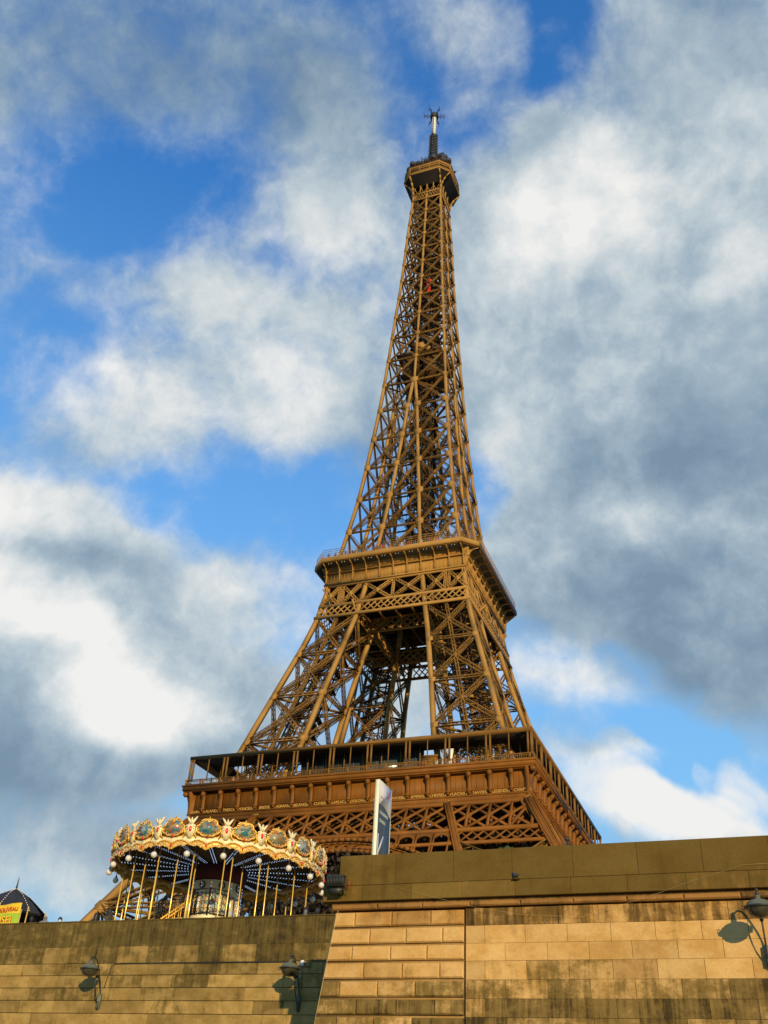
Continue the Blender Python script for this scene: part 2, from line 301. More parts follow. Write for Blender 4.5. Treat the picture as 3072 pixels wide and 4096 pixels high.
# inclined lift track and stairs inside each leg
tk = MB()
for z0 in np.arange(57, 112, 1.9):
    z1 = z0+1.9
    def cc(z, a, b): m_ = (ho(z)+hi(z))/2; return A3((m_+a, -m_+b, z))
    for a,b in ((-2,-2),(2,-2),(2,2),(-2,2)): tk.beam(cc(z0,a,b), cc(z1,a,b), .3, .3, (0,-1,0))
    for (a,b),(c_,d_) in (((-2,-2),(2,-2)),((2,-2),(2,2)),((2,2),(-2,2)),((-2,2),(-2,-2))):
        tk.beam(cc(z0,a,b), cc(z0,c_,d_), .18, .16, (0,0,1)); tk.beam(cc(z0,a,b), cc(z1,c_,d_), .1, .1, (0,0,1))
    sgn = 1 if int(z0/1.9)%2 else -1
    tk.beam(cc(z0, -sgn*3.2, 3), cc(z1, sgn*3.2, 3), 1.2, .12, (0,0,1)); tk.beam(cc(z0+1.0, -sgn*3.2, 2.5), cc(z1+1.0, sgn*3.2, 2.5), .07, .07, (0,0,1))
    for a in (-3.2,-.9,1,3.2): tk.beam(cc(z0,a,3.4), cc(z1,a,3.4), .12, .12, (0,-1,0))
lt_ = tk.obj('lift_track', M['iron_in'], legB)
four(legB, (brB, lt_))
tk = MB()
for z0 in np.arange(0, 50, 2.6):
    z1 = z0+2.6
    def cc(z, a, b): m_ = (ho(z)+hi(z))/2; return A3((m_+a, -m_+b, z))
    for a,b in ((-2.2,-2.2),(2.2,-2.2),(2.2,2.2),(-2.2,2.2)): tk.beam(cc(z0,a,b), cc(z1,a,b), .5, .5, (0,-1,0))
    for (a,b),(c_,d_) in (((-2.2,-2.2),(2.2,-2.2)),((2.2,-2.2),(2.2,2.2)),((2.2,2.2),(-2.2,2.2)),((-2.2,2.2),(-2.2,-2.2))):
        tk.beam(cc(z0,a,b), cc(z0,c_,d_), .34, .2, (0,0,1)); tk.beam(cc(z0,a,b), cc(z1,c_,d_), .2, .2, (0,0,1))
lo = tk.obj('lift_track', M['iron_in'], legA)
for c in [o for o in tower.children if o.name.startswith('lower_leg.')]: dup(lo, c)
# --- arches and the deep girder under the first floor (front built, others turned)
def fy(z, out=0.): return -(ho(z)+out)
def girder_side():
    g = MB()
    def P(x, z, o=0.): return A3((x, fy(z)+.35-o, z))
    def chord(z0, z1, xm, d=.5, o=0.):
        zc = (z0+z1)/2; g.beam(P(-xm(zc), zc, o), P(xm(zc), zc, o), d, z1-z0, (0,0,1))
    xo = lambda z: ho(z)-1.0
    chord(44.6, 45.3, xo, .7); chord(50.2, 50.85, xo, .6); chord(42.1, 42.65, xo, .5)
    # X lattice 45.3..50.3, two bays wide, with posts
    xs = [k*3.9+1.95 for k in range(-9, 9)]
    col = [19.4]
    for dep, tt in ((0,.55),(1.7,.45)):
        for x in [k*3.9 for k in range(-9, 10)]:
            if abs(abs(x)-19.5) < 1: continue
            g.beam(P(x, 45.2)+A3((0,dep,0)), P(x, 50.4)+A3((0,dep,0)), .5, .3, (0,-1,0)); g.beam(P(x, 45.2)+A3((0,dep-.16,0)), P(x, 50.4)+A3((0,dep-.16,0)), .12, .14, (0,-1,0))
        for k in range(-9, 9):
            for a in ((-1, 1) if dep == 0 else (1,)):
                x0 = k*3.9; xa, xb = x0-3.9*a, x0+3.9*a
                if dep and abs(x0) > 17: continue
                t0, t1 = 0., 1.            # clip at the outer columns
                if abs(xb) > 35.0: t1 = (35.0-abs(x0))/3.9*.5+.5
                if abs(xa) > 36.6: t0 = 1-((36.6-abs(x0))/3.9*.5+.5)
                pa, pb = P(xa, 45.25), P(xb, 50.3); o_ = A3((0,dep-.08*a,0))
                g.beam(pa+(pb-pa)*t0+o_, pa+(pb-pa)*t1+o_, tt*.8, .14, (0,-1,0))
        for sx in (-1,1):
            g.beam(P(sx*33.2, 50.3)+A3((0,dep-.1,0)), P(sx*36.6, 45.3)+A3((0,dep-.1,0)), .5,.16,(0,-1,0)); g.beam(P(sx*31.3, 45.3)+A3((0,dep+.1,0)), P(sx*34.6, 50.3)+A3((0,dep+.1,0)), .5,.16,(0,-1,0))
    # rivets / stiffeners seen as small ribs behind
        # small-mesh lattice in the leg zones
    for sx in (-1,1):
        x = 21.9
        while x < 37.6:
            for a in (-1,1):
                xa, xb = x-1.15*a, x+1.15*a; g.beam(P(sx*xa, 42.6, .05*a), P(sx*xb, 44.65, .05*a), .3, .12, (0,-1,0))
                g.beam(P(sx*xa, 42.6, .05*a)+A3((0,2.2,0)), P(sx*xb, 44.65, .05*a)+A3((0,2.2,0)), .3, .12, (0,-1,0))
            x += 1.98
    # leg columns seen in front of the girder: double edged
    for sx in (-1,1):
        for f in ('A','B'):
            a, b = A3(fA[f](40)), A3(fA[f](50.8)); a[0] *= sx; b[0] *= sx
            for e in (-.5,.5): g.beam(a+A3((e,-.85,0)), b+A3((e,-.85,0)), .22, .25, (0,-1,0))
            g.beam(a+A3((0,-.8,0)), b+A3((0,-.8,0)), 1.25, .12, (0,-1,0))
    return g.obj('girder', M['iron_low'], tower)
def arch_side():
    g = MB(); Ro, zc_, Ri = 37.6, 6.75, 35.4
    def Q(r, a, o=0.): # angle from vertical
        x, z = r*math.sin(a), zc_+r*math.cos(a); return A3((x, fy(z)+.4-o, z))
    am = 1.16; n = 72
    for i in range(n):
        a0, a1 = -am+2*am*i/n, -am+2*am*(i+1)/n
        for r, t in ((Ro,.5),(Ri,.55),(Ro-.75,.16),(Ri+.5,.14)): g.beam(Q(r,a0), Q(r,a1), .9, t, Q(1,0)-Q(0,0)+A3((0,0,0)) if False else (math.sin((a0+a1)/2),0,math.cos((a0+a1)/2)))
    nf = 46
    for i in range(nf):    # fan ornaments
        ac = -am+2*am*(i+.5)/nf; hw = am/nf
        for s_ in (-1,-.66,-.33,0,.33,.66,1):
            g.beam(Q(Ri+.3, ac+s_*hw*.25, .1), Q(Ro-.8, ac+s_*hw*.92, .1), .13, .1, (0,-1,0))
        for k in range(8):
            t0, t1 = PI*k/8, PI*(k+1)/8
            g.beam(Q(Ro-1.25+.55*math.sin(t0), ac-hw*.95*math.cos(t0), .15), Q(Ro-1.25+.55*math.sin(t1), ac-hw*.95*math.cos(t1), .15), .12, .1, (0,-1,0))
    # spandrel plate with rounded openings between arch and girder
    for sx in (-1,1):
        x0 = 6.5
        for x0, x1 in ((5.2,8.2),(8.4,11.4),(11.6,14.6),(14.8,17.8),(18,21)):
            xc = (x0+x1)/2; nx = 12; top = 44.7; w2 = (x1-x0)/2-.28; cz = 44.1-w2*.62
            for k in range(nx):
                xa = x0+(x1-x0)*k/nx; xb = x0+(x1-x0)*(k+1)/nx; xm = (xa+xb)/2
                zt = cz+ (math.sqrt(max(0, 1-((xm-xc)/w2)**2))*w2*.62 if abs(xm-xc) < w2 else -99)
                zlow = zc_+math.sqrt(Ro*Ro-xm*xm)+.1
                lo_ = zlow if zt < 0 else max(zt, zlow)
                if lo_ < top: 
                    g.beam((sx*xm, fy(lo_)+.3, lo_), (sx*xm, fy(top)+.3, top), (xb-xa)*1.0, .35, (0,-1,0))
    return g.obj('arch', M['iron_low'], tower)
gr = girder_side(); ar = arch_side()
four(gr); four(ar)
# --- first floor
first = MB()
def ring(mb, ho_, hi_, z0, z1):
    for a,b in (((-ho_,-ho_,z0),(ho_,-hi_,z1)),((-ho_,hi_,z0),(ho_,ho_,z1)),((-ho_,-hi_,z0),(-hi_,hi_,z1)),((hi_,-hi_,z0),(ho_,hi_,z1))): mb.box(a,b)
ring(first, 35.8, 7, 56.35, 57.1); ring(first, 35.95, 35.5, 57.1, 57.4); ring(first, 35.62, 35.0, 56.1, 56.35)
ff = first.obj('first_floor_deck', M['iron_low'], tower)
under = MB()
for k in np.arange(-30,30.1,3.9):
    for s_ in (-1,1):
        under.beam((k, s_*34,55.6),(k, s_*7,55.6), .5, 1.3, (0,0,1)); under.beam((s_*34,k,55.4),(s_*7,k,55.4), .5, 1.3, (0,0,1))
for s_ in (-1,1):
    for a,b in (((-33,s_*30,47),(33,s_*30,56)),((-9,s_*8,49),(9,s_*8,56))):
        pass
for q in (8,20,31):
    for s_ in (-1,1):
        for x in np.arange(-q, q-1.9, 2.0):
            for sg in (-1,1):
                for sw in (0,1):
                    a, b = (x+1-sg*1.2, s_*q+.06*sg, 50.8), (x+1+sg*1.2, s_*q+.06*sg, 55.2)
                    if sw: a, b = (a[1],a[0],a[2]), (b[1],b[0],b[2])
                    under.beam(a, b, .5, .2, (1,0,0) if sw else (0,-1,0))
        for z_ in (50.8,53.0): under.beam((-q,s_*q,z_),(q,s_*q,z_), .5,.7,(0,0,1)); under.beam((s_*q,-q,z_+.02),(s_*q,q,z_+.02), .5,.7,(0,0,1))
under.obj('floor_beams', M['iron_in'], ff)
sf = MB(); ring(sf, 33.9, 7.1, 56.2, 56.34); sf.obj('floor_underside', M['soffit_shade'], ff)
def frieze_side(first_one):
    g = MB(); H_ = 34.35
    g.box((-H_,-H_,51.95),(H_,-H_+.4,56.1)); g.box((-H_-.12,-H_-.14,50.8),(H_+.12,-H_+.3,51.85)); g.box((-H_-.2,-H_-.3,51.72),(H_+.2,-H_+.3,51.95)); g.box((-H_-.2,-H_-.26,50.7),(H_+.2,-H_+.3,50.86))
    g.box((-H_,-H_-.07,52.85),(H_,-H_+.2,52.98))
    for x in np.arange(-34,34.2,.65): g.box((x-.06,-H_-.2,51.25),(x+.06,-H_-.1,51.37))
    for x in np.arange(-33.8,34,1.3): g.box((x-.04,-H_-.03,53),(x+.04,-H_,56.05))
    return g.obj('name_frieze', M['iron_low'], tower)
def console_mesh():
    g = MB()      # profile in (out, z)
    pr = [(0,55.95),(.55,56.05),(.95,55.9),(1.08,55.55),(1.0,55.15),(.72,54.85),(.6,54.3),(.52,53.6),(.42,53.2),(.4,52.9),(.62,52.8),(.62,52.55),(.3,52.45),(.25,52.0),(0,51.95)]
    g.prism(pr, -.32, .32, lambda u,v,d: (d,-u,v))
    g.sphere((0,-.85,55.6), .5, 12, 1.15)
    g.box((-.42,-.3,56.0),(.42,0,56.12)); g.box((-.45,-.75,52.55),(.45,0,52.8)); g.sphere((0,-.5,52.35), .22, 8)
    return g.mesh('console')
con = console_mesh()
names_ = 'SEGUIN LALANDE TRESCA PONCELET BRESSE LAGRANGE BELANGER CUVIER LAPLACE DULONG CHASLES LAVOISIER AMPERE CHEVREUL FLACHAT NAVIER LEGENDRE CHAPTAL'.split()
def balustrade_side():
    g = MB(); H_ = 35.55
    g.box((-H_,-H_-.06,58.42),(H_,-H_+.1,58.55)); g.box((-H_,-H_-.03,57.55),(H_,-H_+.07,57.65)); g.box((-H_,-H_-.02,58.15),(H_,-H_+.06,58.22))
    for x in np.arange(-H_+.2, H_, .33): g.box((x-.045,-H_,57.4),(x+.045,-H_+.06,58.45))
    for x in np.arange(-H_+.2, H_, 3.9): g.box((x-.16,-H_-.08,57.4),(x+.16,-H_+.08,58.6))
    return g.obj('balustrade', M['iron_mid'], tower)
def canopy_side():
    g = MB(); a, b = 35.4, 29.5
    g.poly([(-a,-a,62.75),(a,-a,62.75),(b,-b,62.9),(-b,-b,62.9),(-a,-a,63.45),(a,-a,63.45),(b,-b,63.3),(-b,-b,63.3)], [(3,2,1,0),(4,5,6,7),(0,1,5,4),(2,3,7,6),(1,2,6,5),(3,0,4,7)])
    
    o = g.obj('canopy', M['iron_mid'], tower); u = MB(); u.poly([(-a+.5,-a+.5,62.70),(a-.5,-a+.5,62.70),(b,-b,62.85),(-b,-b,62.85),(-a+.5,-a+.5,62.735),(a-.5,-a+.5,62.735),(b,-b,62.885),(-b,-b,62.885)], [(3,2,1,0),(4,5,6,7),(0,1,5,4),(2,3,7,6),(1,2,6,5),(3,0,4,7)]); u.obj('canopy_soffit', M['soffit_shade'], o); return o
def pavilion_side():
    g = MB(); g.box((-12.4,-30.6,57.1),(13.2,-30.3,62.85)); o = g.obj('glass_pavilion', M['glass'], tower)
    f = MB()
    for x in np.arange(-12.4,13.3,1.6): f.box((x-.05,-30.75,57.1),(x+.05,-30.6,62.8))
    f.box((-12.4,-30.78,58.6),(13.2,-30.62,58.7)); f.obj('mullions', M['iron_low'], o)
    for x0,x1 in ((13.4,16.4),(24,26.5)): k = MB(); k.box((x0,-32,57.1),(x1,-29,60.6)); k.box((x0-.2,-32.2,60.55),(x1+.2,-28.8,60.9)); k.obj('kiosk', M['iron_mid'], o)
    ip_ = MB(); ip_.box((-.1,-31.9,57.1),(.1,-31.7,62.9)); ip_.box((-.2,-32.0,57.1),(.2,-31.6,57.5)); me_ = ip_.mesh('inner_post')
    for x in np.arange(-30,31,3.9): link('inner_post', me_, M['iron_mid'], o, (x,0,0))
    sb_ = MB()
    for x,c in ((17.6,2.6),(18.9,1.6)): sb_.beam((x,-32.6,58.0),(x+.5,-32.6,61.6), .8,.06,(0,-1,0))
    sb_.obj('hanging_banner', M['white'], o)
    return o
fr = frieze_side(1); ba = balustrade_side(); ca = canopy_side(); pv = pavilion_side()
for o in (fr, ba, ca): four(o, list(o.children))
for k in (1,2,3):
    c = dup(pv, tower, k*PI/2)
    for s in pv.children: dup(s, c)
frs = [o for o in tower.children if o.name.startswith('name_frieze')]
frr = [o for o in frs if abs(o.rotation_euler.z-PI/2) < .01][0]
for par in (fr, frr):
    for k in range(-8,9):
        link('console', con, M['iron_low'], par, (k*3.9, -34.3, 0))
# ends of the frieze: curved corner brackets
cb = MB()
cprof = [(0,50.8),(.3,51.6),(.35,53),(.55,54.2),(.9,55.2),(1.3,56.1),(1.3,56.35),(-.9,56.35),(-.9,50.8)]
for q,(sx,sy) in enumerate(((-1,-1),(1,-1))):
    for e in (0,1):
        f_ = (lambda u,v,d: (sx*(34.15+d), sy*(34.3+u), v)) if e == 0 else (lambda u,v,d: (sx*(34.3+u), sy*(34.15+d), v))
        cb.prism(cprof, -.4, .3, f_)
    cb.sphere((sx*35.2, sy*35.2, 55.75), .55, 12)
clean(cb.obj('corner_bracket', M['iron_low'], fr))
for i, s in enumerate(names_):
    me = text_mesh(s, .74, .05, bold=.012, space=1.05 if len(s) < 8 else .92)
    o = link('name_lettering', me, M['gold_letter'], fr); o.location = (-33.15+3.9*i, -34.44, 52.08); o.rotation_euler = (PI/2,0,0)
# posts of the gallery
pm = MB(); pm.box((-.16,-.16,58.5),(.16,.16,62.78)); pm.box((-.22,-.22,58.4),(.22,.22,58.7)); pm.box((-.22,-.22,62.5),(.22,.22,62.76)); pmesh = pm.mesh('gallery_post')
ps = MB(); ps.box((-.09,-.09,58.5),(.09,.09,62.78)); ps.box((-.13,-.13,58.45),(.13,.13,58.65)); psm = ps.mesh('gallery_post')
cas = [o for o in tower.children if o.name.startswith('canopy')]
car = [o for o in cas if abs(o.rotation_euler.z-PI/2) < .01][0]
for par in (ca, car):
    for k in range(-4,6):
        x = k*7.75-3.87
        for e in (-.38,.38):
            xx = max(-35.1, min(35.1, x+e)); link('gallery_post', pmesh, M['iron_mid'], par, (xx,-35.15,0))
        if k < 5: link('gallery_post', psm, M['iron_mid'], par, (x+3.87,-35.15,0))
# --- first-floor to second-floor girder and W bracing
def girder2_side():
    g = MB()
    def P(x, z, o=0.): return A3((x, fy(z)+.25-o, z))
    for z0,z1,xm in ((101.15,101.8,19.0),(104.25,104.85,18.2),(110.1,110.6,17.3)): g.beam(P(-xm,(z0+z1)/2,.25), P(xm,(z0+z1)/2,.25), .5, z1-z0, (0,0,1))
    segs = ((-18,-8.3),(-7.3,7.3),(8.3,18))
    for a,b in segs:
        nb = max(1, round((b-a)/1.62)); st = (b-a)/nb
        for i in range(-1, nb+1):
            for sg in (-1,1):
                for h0,h1 in ((0,2.0),):
                    xa = a+(i+.5)*st-sg*st*.75; xb = a+(i+.5)*st+sg*st*.75
                    za, zb = 101.75, 104.3
                    def cl(x, z): return x
                    # clip to the segment
                    if xa < a: za += (a-xa)/(xb-xa)*(104.3-101.75) if xb > xa else 0; xa_ = a if xb > xa else xa
                    for x_ in (0,): pass
                    t0, t1 = 0., 1.
                    dx = xb-xa
                    xa0 = a+(i+.5)*st-sg*st*.75; dx = sg*st*1.5
                    lo_, hi2 = (a-xa0)/dx, (b-xa0)/dx
                    if lo_ > hi2: lo_, hi2 = hi2, lo_
                    t0, t1 = max(0,lo_), min(1,hi2)
                    if t1-t0 < .05: continue
                    zz = lambda t: 101.75+t*2.55
                    g.beam(P(xa0+dx*t0, zz(t0), .3+.05*sg), P(xa0+dx*t1, zz(t1), .3+.05*sg), .3, .1, (0,-1,0))
        m_ = (a+b)/2
        for (u0,u1) in ((a,m_-.35),(m_+.35,b)):
            truss(g, P(u0,104.9), P(u1,110.2), (0,-1,0), .8,.7,.2,.9, .02,.12); truss(g, P(u1,104.9), P(u0,110.2), (0,-1,0), .8,.7,.2,.9,-.02,.12)
            gusset(g, P((u0+u1)/2,107.5)+A3((0,-.35,0)), (1,0,0), (0,0,1), (0,-1,0), 1.1, 1.1, 0)
        for e in (-.45,.45) if b-a < 12 else (0,): truss(g, P(m_+e,104.9), P(m_+e,110.2), (0,-1,0), .6,.6,.18,.8,-.04,.12)
    # inner lattice plane behind
    for x in np.arange(-15,15.1,2.1):
        for sg in (-1,1): g.beam((x-sg*1.9,-9-.08*sg,101.4),(x+sg*1.9,-9-.08*sg,104.6), .5,.12,(0,-1,0))
    g.box((-16,-9.3,101.1),(16,-8.9,101.5)); g.box((-16,-9.3,104.5),(16,-8.9,104.9))
    for x in np.arange(-16,16.1,4): g.beam((x,-16.5,103),(x,-9,103), .4,.4,(0,0,1)); g.beam((x,-16,110),(x,-7,110), .4,.5,(0,0,1)); g.beam((x,-9,101.4),(x+4,-9,104.6),.4,.4,(0,-1,0))
    return g.obj('upper_girder', M['iron'], tower)
g2 = girder2_side(); four(g2)
# --- second floor platform
def frieze2_side():
    g = MB(); h0 = 17.55
    pr = [(17.55,110.55),(17.8,110.55),(17.8,110.95),(17.65,111.0),(17.7,113.2),(17.95,114.2),(18.5,115.1),(18.3,115.4),(17.3,115.4),(17.3,110.55)]
    def f(u,v,d): return (d*(u/17.55), -u, v)
    g.prism(pr, -17.55, 17.55, f)
    g.box((-17.5,-18.3,113.5),(17.5,-17.6,113.6))
    for x in np.arange(-16.9,17,.86): g.box((x-.03,-17.75,111.1),(x+.03,-17.6,113.2))
    return clean(g.obj('second_floor_frieze', M['iron'], tower))
def bracket_mesh():
    g = MB(); pr = [(17.6,111.0),(17.95,111.15),(17.98,112.7),(18.15,113.7),(18.55,114.5),(19.2,115.0),(20.5,115.22),(20.6,115.38),(17.6,115.38)]
    g.prism(pr, -.08, .08, lambda u,v,d: (d,-u,v)); g.prism([(17.9,110.98),(18.08,111.1),(18.12,112.6),(18.3,113.6),(18.7,114.4),(19.3,114.88),(20.55,115.1),(20.5,115.2),(19.2,114.98),(18.55,114.48),(18.15,113.68),(17.98,112.7)], -.13, .13, lambda u,v,d: (d,-u,v))
    return g.mesh('bracket')
f2 = frieze2_side(); four(f2)
bm_ = bracket_mesh()
f2s = [o for o in tower.children if o.name.startswith('second_floor_frieze')]
f2r = [o for o in f2s if abs(o.rotation_euler.z-PI/2) < .01][0]
for par in (f2, f2r):
    for k in range(-5,6): link('bracket', bm_, M['iron'], par, (k*3.43,0,0))
def octo(h, c): return [(-h+c,-h),(h-c,-h),(h,-h+c),(h,h-c),(h-c,h),(-h+c,h),(-h,h-c),(-h,-h+c)]
def slab(mb, h, c, z0, z1, hole=None, holec=0):
    o = octo(h,c)
    if hole is None: mb.prism(o, z0, z1, lambda u,v,d: (u,v,d)); return
    i = octo(hole, holec); n = 8
    vs = [(x,y,z0) for x,y in o]+[(x,y,z1) for x,y in o]+[(x,y,z0) for x,y in i]+[(x,y,z1) for x,y in i]
    fs = []
    for k in range(n):
        j = (k+1)%n; fs += [(k,j,n+j,n+k),(2*n+j,2*n+k,3*n+k,3*n+j),(n+k,n+j,3*n+j,3*n+k),(j,k,2*n+k,2*n+j)]
    mb.poly(vs, fs)
s2 = MB(); slab(s2, 20.85, 3.4, 115.45, 116.7, 20.45, 3.3); slab(s2, 20.4, 3.3, 115.45, 115.75, 4.0, .5)
d2 = s2.obj('second_floor_deck', M['iron'], tower); s4 = MB(); ring(s4, 16.6, 8.6, 104.95, 105.15); s4.obj('added_dark_slab', M['soffit_shade'], d2); s3 = MB(); slab(s3, 20.3, 3.28, 115.385, 115.44, 4.05, .5); s3.obj('deck_soffit', M['soffit_shade'], d2)  # lower ring slab added to darken the space under the deck
un = MB()
for k in np.arange(-16,16.1,3.2): un.box((k-.15,-17,114.3),(k+.15,17,115.4)); un.box((-17,k-.15,114.2),(17,k+.15,115.38))
for k in range(8):   # chamfer brackets
    pass
un.obj('floor_beams', M['iron_in'], d2)
def railing(mb, h, c, z0, z1, step, t=.05, mid=2):
    o = octo(h,c)
    for k in range(8):
        a, b = A3((*o[k],0)), A3((*o[(k+1)%8],0)); L_ = np.linalg.norm(b-a); n = max(1,int(L_/step)); nn = np.cross(b-a,(0,0,1)); 
        for i in range(n): q = a+(b-a)*i/n; mb.beam(q+A3((0,0,z0)), q+A3((0,0,z1)), t, t, nn)
        for j in range(mid+1): z = z0+(z1-z0)*(j+1)/(mid+1); mb.beam(a+A3((0,0,z)), b+A3((0,0,z)), t, t, nn)
nb_ = MB(); nb_.box((20.9,-17.4,115.3),(20.96,17.4,116.55)); nb_.obj('side_dark_strip', M['dark'], d2)  # thin dark strip along the right edge of the deck
ra = MB(); railing(ra, 20.6, 3.35, 116.7, 118.9, 1.7, .07, 3); railing(ra, 20.62, 3.36, 116.7, 117.8, .5, .05, 1)
ra.obj('safety_railing', M['iron'], d2)
sl = MB()
for k in range(-5,5):
    for e in (.2,): x = k*3.43+1.3; sl.sphere((x,-20.2,115.1), .12, 6); sl.sphere((x+.7,-20.2,115.1), .12, 6); 
sl.obj('spotlights', M['steel'], d2)
# second-floor pavilion inside the shaft
pvl = MB(); pvl.box((-6.5,-12.2,116),(6.5,-8,120.8)); pvo = pvl.obj('second_floor_pavilion', M['glass'], d2)
pf = MB(); pf.box((-6.9,-12.6,120.7),(6.9,-7.8,121.3)); pf.box((-6.6,-12.4,116),(6.6,-12.2,117.2))
for x in np.arange(-6.5,6.6,1.0):
    pf.box((x-.07,-12.4,117.2),(x+.07,-12.2,120.7))
    for k in range(5):
        t0, t1 = PI*k/5, PI*(k+1)/5
        if x < 6.2: pf.beam((x+.5-.43*math.cos(t0),-12.32,119.9+.5*math.sin(t0)), (x+.5-.43*math.cos(t1),-12.32,119.9+.5*math.sin(t1)), .12,.12,(0,-1,0))
pf.obj('pavilion_frame', M['winlit'], d2)
# --- legs joining into the shaft (116 -> 180)
zC = [116.7,127.3,138,148.8,159,169.7,179.6]
sb = MB(); shcols = []; gtop = {}
def shaft_leg_cols():
    cw = .76
    for (fx, fy_) in ((ho,ho),(hi,ho),(ho,hi)):
        for sx in (-1,1):
            for sy in (-1,1):
                shc = MB(); shcols.append((shc, lambda z, fx=fx, fy_=fy_, sx=sx, sy=sy: (sx*fx(z), sy*fy_(z))))
                for z0,z1 in zip(zC, zC[1:]):
                    shc.beam((sx*(fx(z0)-(cw/2 if fx is ho else -cw/2*(z0<175))), sy*(fy_(z0)-(cw/2 if fy_ is ho else -cw/2*(z0<175))), z0), (sx*(fx(z1)-(cw/2 if fx is ho else -cw/2*(z1<175))), sy*(fy_(z1)-(cw/2 if fy_ is ho else -cw/2*(z1<175))), z1), cw, cw, (0,-1,0))
shaft_leg_cols()
for q in range(4):
    Rq = np.array(Matrix.Rotation(q*PI/2, 3, 'Z'))
    n = Rq@A3((0,-1,0)); dx = 1.5 if False else 0
    E = lambda f, sg: (lambda z: Rq@A3((sg*(f(z)), -ho(z)+.5, z)))
    fo = lambda z: ho(z)-.6
    fi = lambda z: hi(z)+.4 if z < 175 else hi(z)
    for sg in (-1,1):
        lattice_face(sb, zC, E(fi,sg), E(fo,sg), n, .6,.45,.12,1.0, False, True, 1.4, .06)
    lattice_face(sb, zC[:-1], E(fi,-1), E(fi,1), n, .6,.45,.12,1.0, False, True, 1.3, .06)
    for z in zC[1:-1]:
        for f in (fo,fi):
            for sg in (-1,1): P_ = Rq@A3((sg*(f(z)-(.2 if f is fo else -.2)), -ho(z)-.02, z)); gusset(min(shcols, key=lambda c: (c[1](z)[0]-P_[0])**2+(c[1](z)[1]-P_[1])**2)[0], P_, Rq@A3((1,0,0)), Rq@A3((0,0,1)), n, 1.8 if f is fo else 2.1, 1.8)
    gusset(shcols[-1][0] if q < 0 else gtop.setdefault(q, MB()), Rq@A3((0,-ho(179.6)-.02,179.6)), Rq@A3((1,0,0)), Rq@A3((0,0,1)), n, 2.6, 1.9)
    # inner faces of the four legs
    G = lambda fa, fb, sg: (lambda z: Rq@A3((sg*fa(z), -fb(z), z)))
    for sg in (-1,1): lattice_face(sb, zC[:-1], G(fi,fo,sg), G(fi,fi,sg), Rq@A3((sg,0,0)), .5,.4,.11,1.3, False, True, 0, .06)
zD = [179.6,189.4,199,208.1,216.7,224.8,232.4,239.5,246.1,252.5,258.6,264.9]
sh2 = MB(); sb2 = MB(); cw = .66; uc = dict(gtop)
for z0,z1 in zip(zD, zD[1:]+[268]):
    for sx in (-1,1):
        for sy in (-1,1): uc.setdefault((sx,sy), MB()).beam((sx*(ho(z0)-cw/2), sy*(ho(z0)-cw/2), z0), (sx*(ho(z1)-cw/2), sy*(ho(z1)-cw/2), z1), cw, cw, (0,-1,0))
    for q in range(4):
        Rq = np.array(Matrix.Rotation(q*PI/2, 3, 'Z')); uc.setdefault(q, MB()).beam(Rq@A3((0,-ho(z0)+.3,z0)), Rq@A3((0,-ho(z1)+.3,z1)), .62, .5, Rq@A3((0,-1,0)))
for x_ in (0,):
    for sx in (-1,1):
        for sy in (-1,1): uc[(sx,sy)].beam((sx*(ho(264.9)-cw/2), sy*(ho(264.9)-cw/2), 264.9), (sx*(ho(269)-cw/2), sy*(ho(269)-cw/2), 269), cw, cw, (0,-1,0))
for q in range(4):
    Rq = np.array(Matrix.Rotation(q*PI/2, 3, 'Z')); n = Rq@A3((0,-1,0))
    fo = lambda z: ho(z)-.5
    for sg in (-1,1):
        lattice_face(sb2, zD, lambda z: Rq@A3((0,-ho(z)+.4,z)), lambda z: Rq@A3((sg*fo(z),-ho(z)+.4,z)), n, .5,.35,.12,.9, False, False, 0, .07)
    for z in zD[:-1]:
        gusset(uc[q], Rq@A3((0,-ho(z)-.01,z)), Rq@A3((1,0,0)), Rq@A3((0,0,1)), n, 1.6, 1.3)
        for sg in (-1,1): P_ = Rq@A3((sg*(ho(z)-.6),-ho(z)-.01,z)); gusset(uc[(1 if P_[0] > 0 else -1, 1 if P_[1] > 0 else -1)], P_, Rq@A3((1,0,0)), Rq@A3((0,0,1)), n, 1.4, 1.3)
        # diaphragm ties seen inside
        truss(sb2, Rq@A3((0,-ho(z)+.4,z)), Rq@A3((-ho(z)+.4,0,z)), (0,0,1), .5,.4,.14,1.2,0,.1)
        sb2.beam(Rq@A3((-ho(z)+.5,-ho(z)+.5,z)), Rq@A3((ho(z)-.5,ho(z)-.5,z)), .3,.4,(0,0,1))
        truss(sb2, Rq@A3((-ho(z)+.5,-ho(z)+.6,z+.2)), Rq@A3((ho(z)-.5,-ho(z)+.6,z+.2)), n, .5,.4,.14,1.2,.0,.1)
for c, _ in shcols: c.obj('shaft_column', M['iron'], tower)
for c in uc.values(): c.obj('upper_shaft_column', M['iron'], tower)
sb.obj('shaft_bracing', M['brace'], tower); sb2.obj('upper_shaft_bracing', M['brace'], tower)
